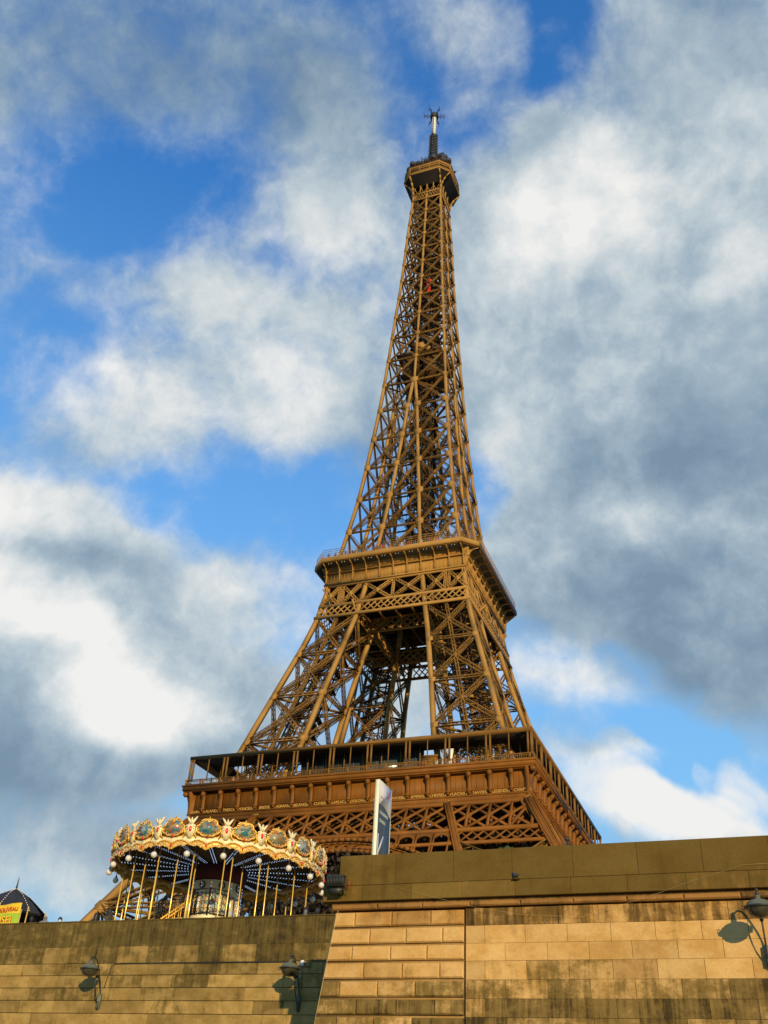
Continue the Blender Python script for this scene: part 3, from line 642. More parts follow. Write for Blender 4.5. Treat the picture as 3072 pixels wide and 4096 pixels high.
# lift core
core = MB()
cp = [(-2.6,-1.6),(0,-1.6),(2.6,-1.6),(2.6,1.6),(0,1.6),(-2.6,1.6)]
z = 116.
j = 0
while z < 268:
    z1 = min(268, z+2.7); k = 1 if z < 225 else .8
    for i,(x,y) in enumerate(cp):
        x2,y2 = cp[(i+1)%6]; core.beam((x*k,y*k,z),(x*k,y*k,z1), .36,.36,(0,-1,0)); core.beam((x*k,y*k,z),(x2*k,y2*k,z), .22,.26,(0,0,1))
        core.beam((x*k,y*k,z),(x2*k,y2*k,z1) if (i+j)%2 else (x2*k,y2*k,z1), .16,.14,(0,-1,0))
        core.beam((x2*k,y2*k,z+.05),(x*k,y*k,z1), .12,.1,(0,-1,0))
    # stair flight and platforms beside the core
    s_ = 1 if j%2 else -1; r_ = min(3.4, ho(z)-1.6)
    core.beam((-s_*1.6,-r_,z),(s_*1.6,-r_,z1), .9,.1,(0,0,1)); core.beam((-s_*1.6,r_,z),(s_*1.6,r_,z1), .9,.1,(0,0,1)); core.beam((r_,-s_*1.6,z),(r_,s_*1.6,z1), .9,.1,(0,0,1)); core.beam((-r_,s_*1.6,z),(-r_,-s_*1.6,z1), .9,.1,(0,0,1))
    for a,b in ((-1.6,-r_),(1.6,-r_),(r_,1.6),(r_,-1.6),(-r_,1.6),(-r_,-1.6)): core.beam((a,b,z),(a,b,z1),.13,.13,(0,-1,0))
    if j%2 == 0: core.box((-1.9,-1.2,z-.1),(1.9,1.2,z+.05))
    z = z1; j += 1
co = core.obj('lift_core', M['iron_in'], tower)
cab = MB(); cab.box((-2.3,-1.4,118),(-.2,1.4,124)); cab.box((.3,-1.4,141),(2.3,1.4,146)); cab.box((-2.3,-1.3,206),(-.2,1.3,209)); cab.obj('lift_cabin', M['dark'], co)
# intermediate platform
ip = MB(); ip.box((-6.9,-6.9,192.6),(6.9,6.9,193.2)); ip.box((-6,-5.5,186),(6,5.5,186.4)); ip.box((-5.2,-5.6,186.4),(-.6,-2.5,192.6)); ip.box((1,-5,186.4),(5,2,192.6))
ipo = ip.obj('intermediate_platform', M['iron_in'], tower)
ih = MB(); ih.beam((-.6,-7.3,195.3),(3.6,-7.3,192.6), 1.5,.3,(0,-1,0)); ih.box((-1.0,-7.2,193.3),(1.6,-5.2,196)); ih.obj('machine_housing', M['iron'], ipo)
rn = MB()
for k in range(7): a = k*.9; rn.box((1.6+.12*k,-6.2,217.6+a*.9),(2.7+.05*k,-6.0,218.4+a*.9))
rn.beam((1.2,-6.25,223.4),(2.9,-6.25,217.9),.35,.1,(0,-1,0)); rn.beam((2.2,-6.3,223),(1.9,-6.3,219),.3,.1,(0,-1,0))
rn.obj('red_painting_net', M['red_net'], tower)
# --- summit
t3 = MB()
for q in range(4):
    Rq = np.array(Matrix.Rotation(q*PI/2, 3, 'Z')); n = Rq@A3((0,-1,0))
    for z_ in (264.9,268.2): t3.beam(Rq@A3((-ho(z_),-ho(z_)-.05,z_)), Rq@A3((ho(z_),-ho(z_)-.05,z_)), .3,.45,(0,0,1))
    for x in np.arange(-4.6,4.3,.95):
        for sg in (-1,1): t3.beam(Rq@A3((x+.47-sg*.75,-ho(266.5)+.1+.04*sg,265.1)), Rq@A3((x+.47+sg*.75,-ho(266.5)+.1+.04*sg,268.0)), .17,.08,n)
    for x in (-2.3,0,2.3): t3.beam(Rq@A3((x,-4.95,268.2)), Rq@A3((x,-5.1,274.9)), .34,.34,n)
    for x in np.arange(-4.4,4.5,2.2):
        for sg in (-1,1): t3.beam(Rq@A3((x-sg*1.2,-4.8+.05*sg,268.4)), Rq@A3((x+sg*1.2,-4.8+.05*sg,274.6)), .2,.1,n)
t3o = t3.obj('summit_lattice', M['iron'], tower)
h3, c3 = 8.24, 3.0
fl = MB(); op = [(5.24,-8.1),(8.1,-5.24)]
flm = [(4.85,268.3),(5.1,270),(5.6,271.8),(6.5,273.4),(8.1,275)]
for q in range(4):
    Rq = np.array(Matrix.Rotation(q*PI/2, 3, 'Z'))
    for ex, ey in op:
        pts = []
        for k,(hh_,z_) in enumerate(flm):
            f_ = (z_-268.3)/6.7; g_ = (hh_-4.85)/3.25
            pts.append(Rq@A3((4.85+(ex-4.85)*g_, -4.85+(ey+4.85)*g_, z_)))
        for a,b in zip(pts, pts[1:]): fl.beam(a, b, .42,.6, Rq@A3((ex,ey,0)))
flo = fl.obj('flared_bracket', M['iron'], tower)
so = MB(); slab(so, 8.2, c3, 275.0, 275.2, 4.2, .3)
# sloping soffit below the gallery, its shade put into the colour
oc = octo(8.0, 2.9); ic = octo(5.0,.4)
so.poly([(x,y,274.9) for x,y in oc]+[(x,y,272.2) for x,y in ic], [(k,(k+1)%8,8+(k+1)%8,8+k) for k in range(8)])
soo = so.obj('summit_soffit', M['soffit_shade'], tower)
dk = MB(); slab(dk, 8.3, 3.02, 275.2, 276.25, 7.9, 2.95); slab(dk, 8.45, 3.05, 275.9, 276.1, 8.2, 3.0); dko = dk.obj('summit_deck', M['iron'], tower)
gl = MB(); railing(gl, 8.15, 3.0, 276.25, 278.9, 2.6, .28, 1); slab(gl, 8.3, 3.02, 278.6, 279.1, 6.5, 2.5); gl.obj('gallery_frame', M['iron'], dko)
gi = MB(); slab(gi, 7.4, 2.8, 276.2, 278.7); slab(gi, 7.3, 2.7, 279.0, 280.6); slab(gi, 6.3, 2.2, 280.6, 282.6); slab(gi, 6.2, 2.2, 282.6, 283.0); slab(gi, 3.6, 1.3, 283, 285.5); slab(gi, 2.4, .9, 285.5, 289)
gi.obj('summit_cabin', M['iron_in'], dko)
ra3 = MB(); railing(ra3, 8.1, 3.0, 279.1, 281.3, .6, .07, 4); railing(ra3, 5.9, 2.1, 283, 284.4, .7, .07, 2)
ra3.obj('safety_mesh', M['iron_in'], dko)
an = MB()
rr = random.Random(5)
for k in range(150):
    a = rr.random()*2*PI; r = rr.choice([7.9,7.6,6.4,5.6,4.4]) ; z0 = {7.9:281,7.6:281,6.4:283,5.6:284,4.4:285}[r]; x,y = r*math.cos(a), r*math.sin(a); L_ = rr.uniform(.9,3.6)
    an.beam((x,y,z0-1.2),(x+rr.uniform(-.2,.2),y,z0+L_), .09,.09,(0,-1,0))
    if rr.random() < .45: an.beam((x-.4,y,z0+L_*.7),(x+.4,y,z0+L_*.7), .07,.07,(0,0,1))
    if rr.random() < .3: an.box((x-.25,y-.25,z0+.2),(x+.25,y+.25,z0+1.2))
for a,r_,z_ in ((-.7,7.6,282),(-2.35,8.6,280.4),(-2.2,8.2,282.2),(-1.2,6.5,283.5),(-.4,7.2,284.2),(-.85,7.0,284.4),(-2.1,6.2,283.4),(-2.7,8,281.4),(-.55,6.4,286)):
    x,y = r_*math.cos(a), r_*math.sin(a); an.lathe([(.01,0),(1.1,.05),(1.2,.2),(1.2,1.3),(1.1,1.45),(.1,1.5)], 12, (x,y,z_)); an.beam((x,y,z_-1.5),(x,y,z_), .15,.15,(0,-1,0))
an.box((5.2,-6.6,281),(6.2,-5.6,285.4)); an.beam((3.2,-4.5,283),(3.2,-4.5,289.4),.08,.08,(0,-1,0))
an.beam((8.2,-2,278),(10.4,-2.6,278.8),.08,.08,(0,0,1)); an.beam((8.2,-6,275.6),(9.5,-6.6,275),.08,.08,(0,0,1)); an.sphere((9.3,-3.2,277.5),.4,8)
an.obj('antenna_cluster', M['dark'], dko)
ms = MB(); hz = lambda z: np.interp(z,[285,290,306.5],[1.9,1.1,.95])
z = 285.
while z < 306.4:
    z1 = min(306.5, z+1.6); a, b = hz(z), hz(z1)
    for sx,sy,tx,ty in ((-1,-1,1,-1),(1,-1,1,1),(1,1,-1,1),(-1,1,-1,-1)):
        ms.beam((sx*a,sy*a,z),(sx*b,sy*b,z1), .26,.26,(0,-1,0)); ms.beam((sx*a,sy*a,z),(tx*a,ty*a,z), .14,.14,(0,0,1)); ms.beam((sx*a,sy*a,z),(tx*b,ty*b,z1), .13,.13,(1,-1,0)); ms.beam((tx*a,ty*a,z),(sx*b,sy*b,z1), .13,.13,(1,-1,0))
        # dipole panels
        if z > 289: m0 = ((sx+tx)/2*a*1.0, (sy+ty)/2*a*1.0); ms.box((m0[0]*1.2-.3,m0[1]*1.2-.3,z+.2),(m0[0]*1.2+.3,m0[1]*1.2+.3,z+rr.uniform(.7,1.25))); ms.beam((m0[0]*1.2,m0[1]*1.2,z+.7),(m0[0]*1.75,m0[1]*1.75,z+.7), .1,.1,(0,0,1)); ms.beam((m0[0]*1.75,m0[1]*1.75,z+.3),(m0[0]*1.75,m0[1]*1.75,z+1.1), .1,.1,(1,1,0))
    z = z1
mso = ms.obj('mast', M['dark'], tower)
wc = MB(); wc.lathe([(.2,306.5),(.82,306.6),(.82,317.4),(.2,317.5)], 16); wc.obj('white_radome', M['white'], mso)
wr = MB()
for z in np.arange(307.2,317.3,1.05): wr.lathe([(.84,z-.08),(.9,z),(.84,z+.08)], 16)
wr.box((-.12,-.95,306.6),(.12,-.7,317.4)); wr.obj('radome_rings', M['dark'], mso)
cx = MB(); cx.lathe([(.3,317.4),(1.5,317.6),(1.6,319.2),(.9,319.4),(.9,320.4),(.1,320.5)], 12)
for k in range(6):
    a = k*PI/3+.35; c_, s_ = math.cos(a), math.sin(a)
    cx.beam((c_,s_,318.2),(3.7*c_,3.7*s_,318.5),.16,.16,(0,0,1)); cx.beam((c_,s_,319),(3.7*c_,3.7*s_,319.2),.12,.12,(0,0,1))
    for r in (2.4,3.7): cx.beam((r*c_,r*s_,317.2),(r*c_,r*s_,320.4),.16,.16,(0,-1,0))
cx.obj('antenna_cross', M['dark'], mso)
# ================================================================== STONE WALLS
def stone_mat(name, base, warm, grime, moss, gl=0., sc=1.0, streak=1.0, top_z=None, topcol=None):
    """per-block attribute 'blk': R tint, G grime amount, B rust amount; noise breaks the stains up"""
    m = bpy.data.materials.new(name); m.use_nodes = True; nt = m.node_tree; N = nt.nodes.new; L = nt.links.new; b = nt.nodes['Principled BSDF']
    b.inputs['Roughness'].default_value = .88; b.inputs['Specular IOR Level'].default_value = .15
    tc = N('ShaderNodeTexCoord').outputs['Object']
    def mp(s, loc=(0,0,0)):
        n = N('ShaderNodeMapping'); n.inputs['Scale'].default_value = s; n.inputs['Location'].default_value = loc; L(tc, n.inputs[0]); return n.outputs[0]
    def nz(v, s, d=6, r=.6, dist=0):
        n = N('ShaderNodeTexNoise'); n.inputs['Scale'].default_value = s; n.inputs['Detail'].default_value = d; n.inputs['Roughness'].default_value = r; n.inputs['Distortion'].default_value = dist; L(v, n.inputs['Vector']); return n.outputs['Fac']
    def m2(op, a, b_, c=None, cl=False):
        n = N('ShaderNodeMath'); n.operation = op; n.use_clamp = cl
        for i,x in enumerate((a,b_,c)):
            if x is None: continue
            if isinstance(x,(int,float)): n.inputs[i].default_value = x
            else: L(x, n.inputs[i])
        return n.outputs[0]
    def rng_(x, a, b_):
        n = N('ShaderNodeMapRange'); n.interpolation_type = 'SMOOTHSTEP'; L(x, n.inputs[0]); n.inputs[1].default_value = a; n.inputs[2].default_value = b_; return n.outputs[0]
    def mix(f, a, b_):
        n = N('ShaderNodeMix'); n.data_type = 'RGBA'
        if isinstance(f,(int,float)): n.inputs[0].default_value = f
        else: L(f, n.inputs[0])
        for i,x in ((6,a),(7,b_)):
            if isinstance(x, tuple): n.inputs[i].default_value = (*x,1)
            else: L(x, n.inputs[i])
        return n.outputs[2]
    at = N('ShaderNodeAttribute'); at.attribute_name = 'blk'; sp = N('ShaderNodeSeparateColor'); L(at.outputs['Color'], sp.inputs[0])
    tint, gr_, ru = sp.outputs[0], sp.outputs[1], sp.outputs[2]
    big = nz(mp((sc*.9,sc,sc*1.3)), 1.5, 8, .68, .15); fine = nz(mp((1,1,1)), 14, 6, .7); vfine = nz(mp((1,1,1)), 60, 4, .7)
    st = nz(mp((3.2*sc,3.2*sc,.35*sc)), 1.4, 6, .65, .2); st2 = nz(mp((9*sc,9*sc,.5*sc),(3,0,7)), 1.2, 5, .6)
    c = mix(rng_(big,.35,.65), base, warm)
    v = m2('MULTIPLY_ADD', tint, .75, .55)
    hs = N('ShaderNodeHueSaturation'); L(c, hs.inputs['Color']); L(v, hs.inputs['Value']); c = hs.outputs[0]
    c = mix(m2('MULTIPLY', m2('MULTIPLY', rng_(m2('ADD', nz(mp((1,1,.8),(5,2,1)), 1.7, 8, .66, .1), m2('MULTIPLY', ru, .42)), .62, .92), .6), 1.), c, (.28,.145,.04))
    g = m2('ADD', m2('MULTIPLY', gr_, .62), m2('ADD', m2('MULTIPLY', m2('SUBTRACT', big, .5), .9), m2('MULTIPLY', m2('SUBTRACT', st, .5), .75*streak)))
    g = m2('ADD', g, m2('MULTIPLY', m2('SUBTRACT', fine, .5), .5)); g = m2('ADD', g, gl)
    c = mix(m2('MULTIPLY', rng_(g, .24, .62), .85), c, mix(rng_(st2,.35,.65), grime, moss))
    c = mix(m2('MULTIPLY', rng_(m2('ADD', g, m2('MULTIPLY', m2('SUBTRACT', st2, .5), .6)), .62, .95), .85), c, (.028,.019,.008))
    hs2 = N('ShaderNodeHueSaturation'); L(c, hs2.inputs['Color']); L(m2('MULTIPLY_ADD', fine, .5, m2('MULTIPLY_ADD', vfine, .3, .6)), hs2.inputs['Value']); c = hs2.outputs[0]
    L(c, b.inputs['Base Color'])
    bp = N('ShaderNodeBump'); bp.inputs['Strength'].default_value = .5; bp.inputs['Distance'].default_value = .015; L(m2('ADD', fine, m2('MULTIPLY', vfine, .5)), bp.inputs['Height']); L(bp.outputs[0], b.inputs['Normal'])
    return m
M['pier'] = stone_mat('limestone_cream', (.56,.345,.130), (.47,.26,.075), (.13,.090,.022), (.085,.055,.012))
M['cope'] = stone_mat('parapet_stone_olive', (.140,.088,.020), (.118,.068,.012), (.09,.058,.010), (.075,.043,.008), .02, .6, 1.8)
M['lowst'] = stone_mat('quay_stone_weathered', (.34,.22,.072), (.23,.147,.04), (.088,.064,.017), (.06,.042,.01), .03, 1.2, 1.0)
M['core'] = mat('wall_core', (.05,.035,.015), .9)
r_ = random.Random(11)
class Blocks:
    def __init__(s): s.v = []; s.f = []; s.c = []
    def block(s, x0, x1, z0, z1, yf, dep=.08, bev=.015, tint=.5, gr=.3, ru=.2, gap=.008, tilt=0, jag=0, cut=0):
        x0 += gap; x1 -= gap; yf += r_.uniform(-.006,.006) if dep < .3 else r_.uniform(-.0015,.0015); z1 += r_.uniform(-.002,.002)
        o = len(s.v); y1 = yf+dep
        b = bev; ca = cut*(z0-CP.z); cb = 0
        s.v += [(x0-cut*(0),y1,z0),(x1,y1,z0),(x1,y1,z1),(x0,y1,z1),(x0,yf+b,z0),(x1,yf+b,z0),(x1,yf+b,z1),(x0,yf+b,z1),(x0+b,yf,z0+b),(x1-b,yf,z0+b),(x1-b,yf,z1-b),(x0+b,yf,z1-b)]
        if cut:   # slanted left end
            for i in (0,4,8): s.v[o+i] = (s.v[o+i][0]-cut*(z1-z0), *s.v[o+i][1:])
        s.f += [tuple(o+i for i in q) for q in ((0,1,5,4),(1,2,6,5),(2,3,7,6),(3,0,4,7),(4,5,9,8),(5,6,10,9),(6,7,11,10),(7,4,8,11),(8,9,10,11))]
        s.c += [(tint,gr,ru)]*9
    def obj(s, name, mt, parent):
        me = bpy.data.meshes.new(name); me.from_pydata(s.v, [], s.f); me.update()
        a = me.color_attributes.new('blk', 'FLOAT_COLOR', 'CORNER'); k = 0; buf = []
        for p, c in zip(me.polygons, s.c): buf += [*c, 1]*p.loop_total
        a.data.foreach_set('color', buf)
        return link(name, me, mt, parent)
YR, YL = -171.657, -166.16
SX = lambda x: 71.129+(x-71.129)*1.1184
SZ = lambda z: -2.997+(z+2.997)*1.1184
zc_ = [SZ(z) for z in (2.035,1.655,1.27,.90,.51,.13,-.24,-.62,-1.0,-1.4)]
CRACK = SX(64.31)
# --- rusticated pier (left of the joint)
pier = empty('stone_pier', (0,0,0), 0, 'rusticated cream stone pier with deep horizontal grooves, black stains on its lower courses', 'wall')
B = Blocks(); B0 = Blocks()
grm = [(.40,.9),(.12,.45),(.04,.15),(.22,.5),(.66,.2),(1.0,.2),(.85,.3),(.8,.2),(.8,.2)]
xe = lambda z: 59.80-(2.62-z)*.147
for k in range(len(zc_)-1):
    z1, z0 = zc_[k], zc_[k+1]; xs = [xe(z1)]
    x = xe(z1)+(1.17 if k%2 else .6)+r_.uniform(-.1,.1)
    while x < CRACK-.35: xs.append(x); x += 1.06+r_.uniform(-.05,.05)
    xs.append(CRACK-.02)
    for i,(a,b) in enumerate(zip(xs, xs[1:])):
        gk, rk = grm[k]; gg = gk+r_.uniform(-.2,.2)
        if k == 4 and i == 1: gg = .05
        if k == 4 and i == 0: gg = .9
        if k == 0: gg = .35; rk = .9
        (B0 if k == 0 else B).block(a, b, z0+.045, z1-.02, YR+.015, .13, .035, r_.uniform(.45,.75), max(0,gg), rk*r_.uniform(.4,1.3), .006, cut=.147 if i == 0 else 0)
B.obj('rusticated_courses', M['pier'], pier)
M['drip'] = stone_mat('limestone_stained', (.54,.32,.11), (.42,.20,.045), (.10,.062,.014), (.05,.03,.007), .02, .75, 2.0)
B0.obj('stained_top_course', M['drip'], pier)
c = MB()
c.poly([(xe(2.62)+.03,YR+.10,2.62),(CRACK,YR+.10,2.62),(CRACK,YR+.10,-4.7),(xe(-4.7)+.03,YR+.10,-4.7),(xe(2.62)+.03,YL+1.2,2.62),(CRACK,YL+1.2,2.62),(CRACK,YL+1.2,-4.7),(xe(-4.7)+.03,YL+1.2,-4.7)],
       [(0,1,2,3),(7,6,5,4),(0,3,7,4),(1,5,6,2),(0,4,5,1),(3,2,6,7)])
clean(c.obj('pier_core', M['pier'], pier))
# --- plain ashlar wall right of the joint
rw = empty('ashlar_wall', (0,0,0), 0, 'plain cream ashlar wall right of the vertical joint, black drip stains under its moulding', 'wall')
B = Blocks(); B0 = Blocks()
grw = [(.70,.75),(.08,.3),(.05,.25),(.45,.45),(.88,.25),(.98,.3),(1.0,.2),(.8,.2),(.8,.2)]
for k in range(len(zc_)-1):
    z1, z0 = zc_[k], zc_[k+1]; xs = [CRACK+.03]; x = SX(64.79)+(.53 if k%2 == 0 else 0)+.0
    if k == 0: x = CRACK+.5
    while x < 80: xs.append(x); x += 1.06+(r_.uniform(-.22,.1) if k == 0 else r_.uniform(-.03,.03))
    for a,b in zip(xs, xs[1:]):
        gk, rk = grw[k]; gg = gk+r_.uniform(-.30,.28)
        (B0 if k == 0 else B).block(a, b, z0+.002, z1-.002, YR+.03, .08, .005, r_.uniform(.4,.75), max(0,gg), rk*r_.uniform(.2,1.5), .004)
B.obj('ashlar_courses', M['pier'], rw); B0.obj('stained_top_course', M['drip'], rw)
c = MB(); c.box((CRACK,YR+.062,-4.7),(80,YL+1.2,2.62)); c.obj('wall_core', M['core'], rw)
# --- parapet over both
pa = empty('stone_parapet', (0,0,0), 0, 'tall smooth olive brown parapet with overhanging slab and rust brown moulding above cream wall', 'parapet')
B = Blocks(); xs = [59.92]; 
for i in range(14): xs.append(xs[-1]+1.62+r_.uniform(-.05,.05))
for i,(a,b) in enumerate(zip(xs, xs[1:])): B.block(a, b, SZ(2.61)+.004, 4.08, YR-.14, .5, .012, r_.uniform(.42,.6)+(.12 if i == 0 else 0), r_.uniform(.2,.45), r_.uniform(0,.3), .0015)
xs = [59.47]
for i in range(16): xs.append(xs[-1]+(1.42 if i else 1.15)+r_.uniform(-.06,.06))
for i,(a,b) in enumerate(zip(xs, xs[1:])): 
    B.block(a, b, 2.87, SZ(2.61)-.004, YR-.155, .5, .012, r_.uniform(.40,.62)+(.3 if i in (0,2,3) else 0), (.12 if i in (2,3) else .35)+r_.uniform(-.1,.1), r_.uniform(0,.4), .0015)
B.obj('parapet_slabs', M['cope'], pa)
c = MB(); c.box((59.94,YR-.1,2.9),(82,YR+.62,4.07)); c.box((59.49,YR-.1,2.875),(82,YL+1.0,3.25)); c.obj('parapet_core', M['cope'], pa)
B = Blocks(); xs = [59.72]
while xs[-1] < 80: xs.append(xs[-1]+1.33+r_.uniform(-.05,.05))
for a,b in zip(xs, xs[1:]): B.block(a, b, 2.665, 2.80, YR-.085, .3, .035, r_.uniform(.3,.6), r_.uniform(.3,.9), .95, .006)
for a,b in zip(xs, xs[1:]): B.block(a, b, 2.80, 2.865, YR-.02, .3, .005, .3, .9, .6, .0)
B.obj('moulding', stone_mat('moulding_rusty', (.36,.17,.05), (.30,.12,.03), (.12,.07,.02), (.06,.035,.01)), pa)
# --- long low wall on the left
lw = empty('quay_wall', (0,0,0), 0, 'long lower quay wall with thin horizontal ledges and mossy brown top, left of the pier', 'wall')
B = Blocks(); zl = [3.75,2.90,2.35,1.96,1.56,1.16,.76,.37,-.03,-.43,-.83,-1.3,-2]
gl_ = [1.0,.72,.46,.42,.36,.26,.25,.25,.3,.3,.3,.3]
for k in range(len(zl)-1):
    z1, z0 = zl[k], zl[k+1]; x = 28+r_.uniform(0,1)
    while x < 60.2:
        wd = r_.uniform(1.1,1.5) if k > 1 else r_.uniform(2.2,2.8) if k == 0 else r_.uniform(.9,1.4)
        t = r_.uniform(.2,.95) if k > 1 else r_.uniform(.30,.42) if k == 0 else r_.uniform(.3,.7)
        B.block(x, x+wd, z0+(.012 if k > 0 else 0), z1-.004, YL-.012*k-(.0 if k else .0), .1, .004 if k < 2 else .012, t, gl_[k]+r_.uniform(-.42,.36)*(1 if k > 0 else .3), r_.uniform(0,.5), .0015 if k < 2 else .003)
        x += wd
B.obj('wall_courses', M['lowst'], lw)
c = MB(); c.box((28,YL+.02,-4.7),(60.2,YL+.65,3.745)); clean(c.obj('wall_core', M['lowst'], lw))
B = Blocks(); x = 28
while x < 60.2: B.block(x, x+1.9, 3.745, 3.79, YL-.02, .69, .006, r_.uniform(.2,.35), .7, .5, .002); x += 1.9
B.obj('mossy_top', stone_mat('moss_top', (.16,.10,.035), (.12,.07,.02), (.07,.04,.012), (.10,.085,.02), .15, 3, 2), lw)
# ================================================================== GROUND
gm = mat('street_gravel', (.13,.11,.08), .9, 0, .15, .6); qm = mat('quay_paving', (.17,.145,.11), .85, 0, .2, .8)
def sheet(name, pts, mt):
    me = bpy.data.meshes.new(name); n = len(pts)//2; me.from_pydata(pts, [], [(2*i,2*i+1,2*i+3,2*i+2) for i in range(n-1)]); me.update()
    return tag(link(name, me, mt), kind='structure')
sheet('street', [(x,y,z) for y,z in ((YL+.4,2.7),(-110,2.7),(-85,0),(900,0),(4000,0)) for x in (-3000,3000)], gm)
sheet('street', [(x,y,z) for y,z in ((YR+.4,2.69),(YL+.4,2.69)) for x in (60.3,400)], gm)
sheet('quay', [(x,y,z) for y,z in ((-206,-4.6),(-165.5,-4.6)) for x in (-900,900)], qm)
wtr = mat('river_water', (.03,.04,.03), .08, 0, .2, .2, bump=.3); sheet('river', [(x,y,z) for y,z in ((-330,-6.2),(-206,-6.2)) for x in (-2500,2500)], wtr)
sheet('far_bank', [(x,y,z) for y,z in ((-3500,-2),(-330,-2)) for x in (-3000,3000)], mat('far_bank_ground', (.07,.075,.05), .9))
# ================================================================== WALL LAMPS
M['lampg'] = mat('lamp_enamel_greygreen', (.125,.13,.085), .42, .1, .12, 6); M['lampd'] = mat('lamp_dark_iron', (.045,.045,.04), .5, .3, .2, 6)
M['lampglass'] = mat('lamp_bowl', (.05,.043,.025), .2, .0, .3, 9)
def wall_lamp(loc, s=1.0, label='', var=0, first=None):
    t = empty('wall_lamp', loc, 0, label, 'lamp', 'lamps on the quay walls')
    e = .92
    h = MB(); h.lathe([(.02,1.06),(.055,1.05),(.06,.98),(.09,.955),(.18,.935),(.25,.885),(.285,.81),(.325,.795),(.325,.775),(.28,.77)], 28, (0,-e,0)); h.obj('lamp_hood', M['lampg'], t, smooth=False)
    b = MB(); b.lathe([(.28,.775),(.265,.69),(.21,.61),(.13,.565),(.06,.55),(.01,.55)], 24, (0,-e,0)); g = b.obj('lamp_bowl', M['lampglass'], t, smooth=True)
    rg = MB(); rg.lathe([(.285,.755),(.335,.77),(.335,.80),(.29,.81)], 28, (0,-e,0)); rg.sphere((.355,-e,.785),.035,8); rg.tube([(-.33,-e,.80),(-.39,-e,.83),(-.41,-e,.76),(-.32,-e,.74)], .012, 5); rg.tube([(.33,-e,.80),(.38,-e,.82),(.39,-e,.76),(.32,-e,.74)], .012, 5); rg.obj('rim_ring', M['lampd'], t)
    a = MB()
    a.tube([(0,-.06,.0),(0,-.10,.25),(0,-.20,.48),(0,-.36,.75),(0,-.50,.98),(0,-.62,1.12),(0,-.76,1.18),(0,-.88,1.16),(0,-e,1.11),(0,-e,1.05)], .022, 8)
    a.tube([(0,-.05,-.30),(0,-.18,-.12),(0,-.33,.10),(0,-.44,.36),(0,-.52,.66)], .018, 7)
    a.sphere((0,-e,1.09), .05, 10); a.box((-.028,-e-.04,1.12),(.028,-e+.04,1.19)); a.sphere((0,-.42,.62),.05,8)
    a.obj('lamp_arm', M['lampd'], t)
    k = MB(); k.prism([(-.04,.12),(0,.16),(.05,.12),(.05,-.3),(0,-.36),(-.05,-.3)], -.05, .02, lambda u,v,d: (u*1.1, d-.04, v)); k.box((-.03,-.16,-.3),(.03,-.05,.14)); clean(k.obj('wall_plate', M['lampg'], t))
    t.scale = (s,s,s)
    return t
lamps = [((48.75,YL-.05,1.23),1.0,'grey green wall lamp on curved arm, alone near the left end of low quay wall'),
         ((56.37,YL-.05,1.19),1.0,'grey green wall lamp on curved arm on low quay wall beside white junction box'),
         ((70.80,YR+.02,1.48),1.0,'nearest wall lamp, under the moulding on cream ashlar wall at the right edge')]
lp0 = wall_lamp(*lamps[0])
for loc, s, lab in lamps[1:]:
    c = dup_tree(lp0); c.location = loc; c['label'] = lab
cb_ = MB(); cb_.tube([(48.84,YL-.09,1.55),(48.86,YL-.075,1.75),(48.98,YL-.075,2.27),(49.1,YL-.07,2.335),(52,YL-.07,2.335),(56.1,YL-.07,2.33),(56.15,YL-.08,2.2),(56.24,YL-.08,2.18),(56.3,YL-.08,2.26)], .013, 5)
cb_.tube([(56.42,YL-.08,2.3),(56.5,YL-.08,2.16),(56.62,YL-.08,2.16),(56.72,YL-.08,2.32),(56.9,YL-.07,2.335),(58.9,YL-.07,2.335)], .013, 5)
cb_.tube([(56.38,YL-.08,2.2),(56.42,YL-.08,1.2)], .01, 5)
tag(cb_.obj('wall_cable', M['lampd']), 'black electric cable running along a ledge of the low quay wall between two lamps', 'cable')
jb = empty('junction_box', (56.38,YL-.05,2.27), 0, 'small white junction box on the low quay wall by the middle lamp', 'box')
k = MB(); k.prism([(-.055,-.07),(-.045,-.085),(.045,-.085),(.055,-.07),(.055,.07),(.045,.085),(-.045,.085),(-.055,.07)], -.09, 0, lambda u,v,d: (u,d,v)); clean(k.obj('housing', M['white'], jb))
k = MB(); k.box((-.04,-.10,-.06),(.04,-.091,.06)); k.obj('cover_plate', M['white'], jb)
# thin rope on the right wall
rp = MB(); rp.tube([(59.99,YR-.22,2.62),(59.75,YR-.1,1.5),(59.55,YR-.05,.4),(59.4,YR-.05,-.6)], .007, 4)
tag(rp.obj('hanging_wire', M['winlit']), 'thin pale wire hanging down the left edge of the rusticated pier', 'wire')
rp = MB(); P0 = [(61.2,YR-.17,3.30),(62.6,YR-.19,2.92),(63.9,YR-.17,2.60),(65.1,YR-.06,2.42),(66.6,YR-.05,2.34),(68.2,YR-.17,2.72),(69.4,YR-.19,3.08),(70.6,YR-.17,3.4),(71.4,YR-.17,3.42)]
rp.tube(P0, .002, 4); tag(rp.obj('loose_wire', M['winlit']), 'thin loose wire sagging across the olive parapet and moulding', 'wire')
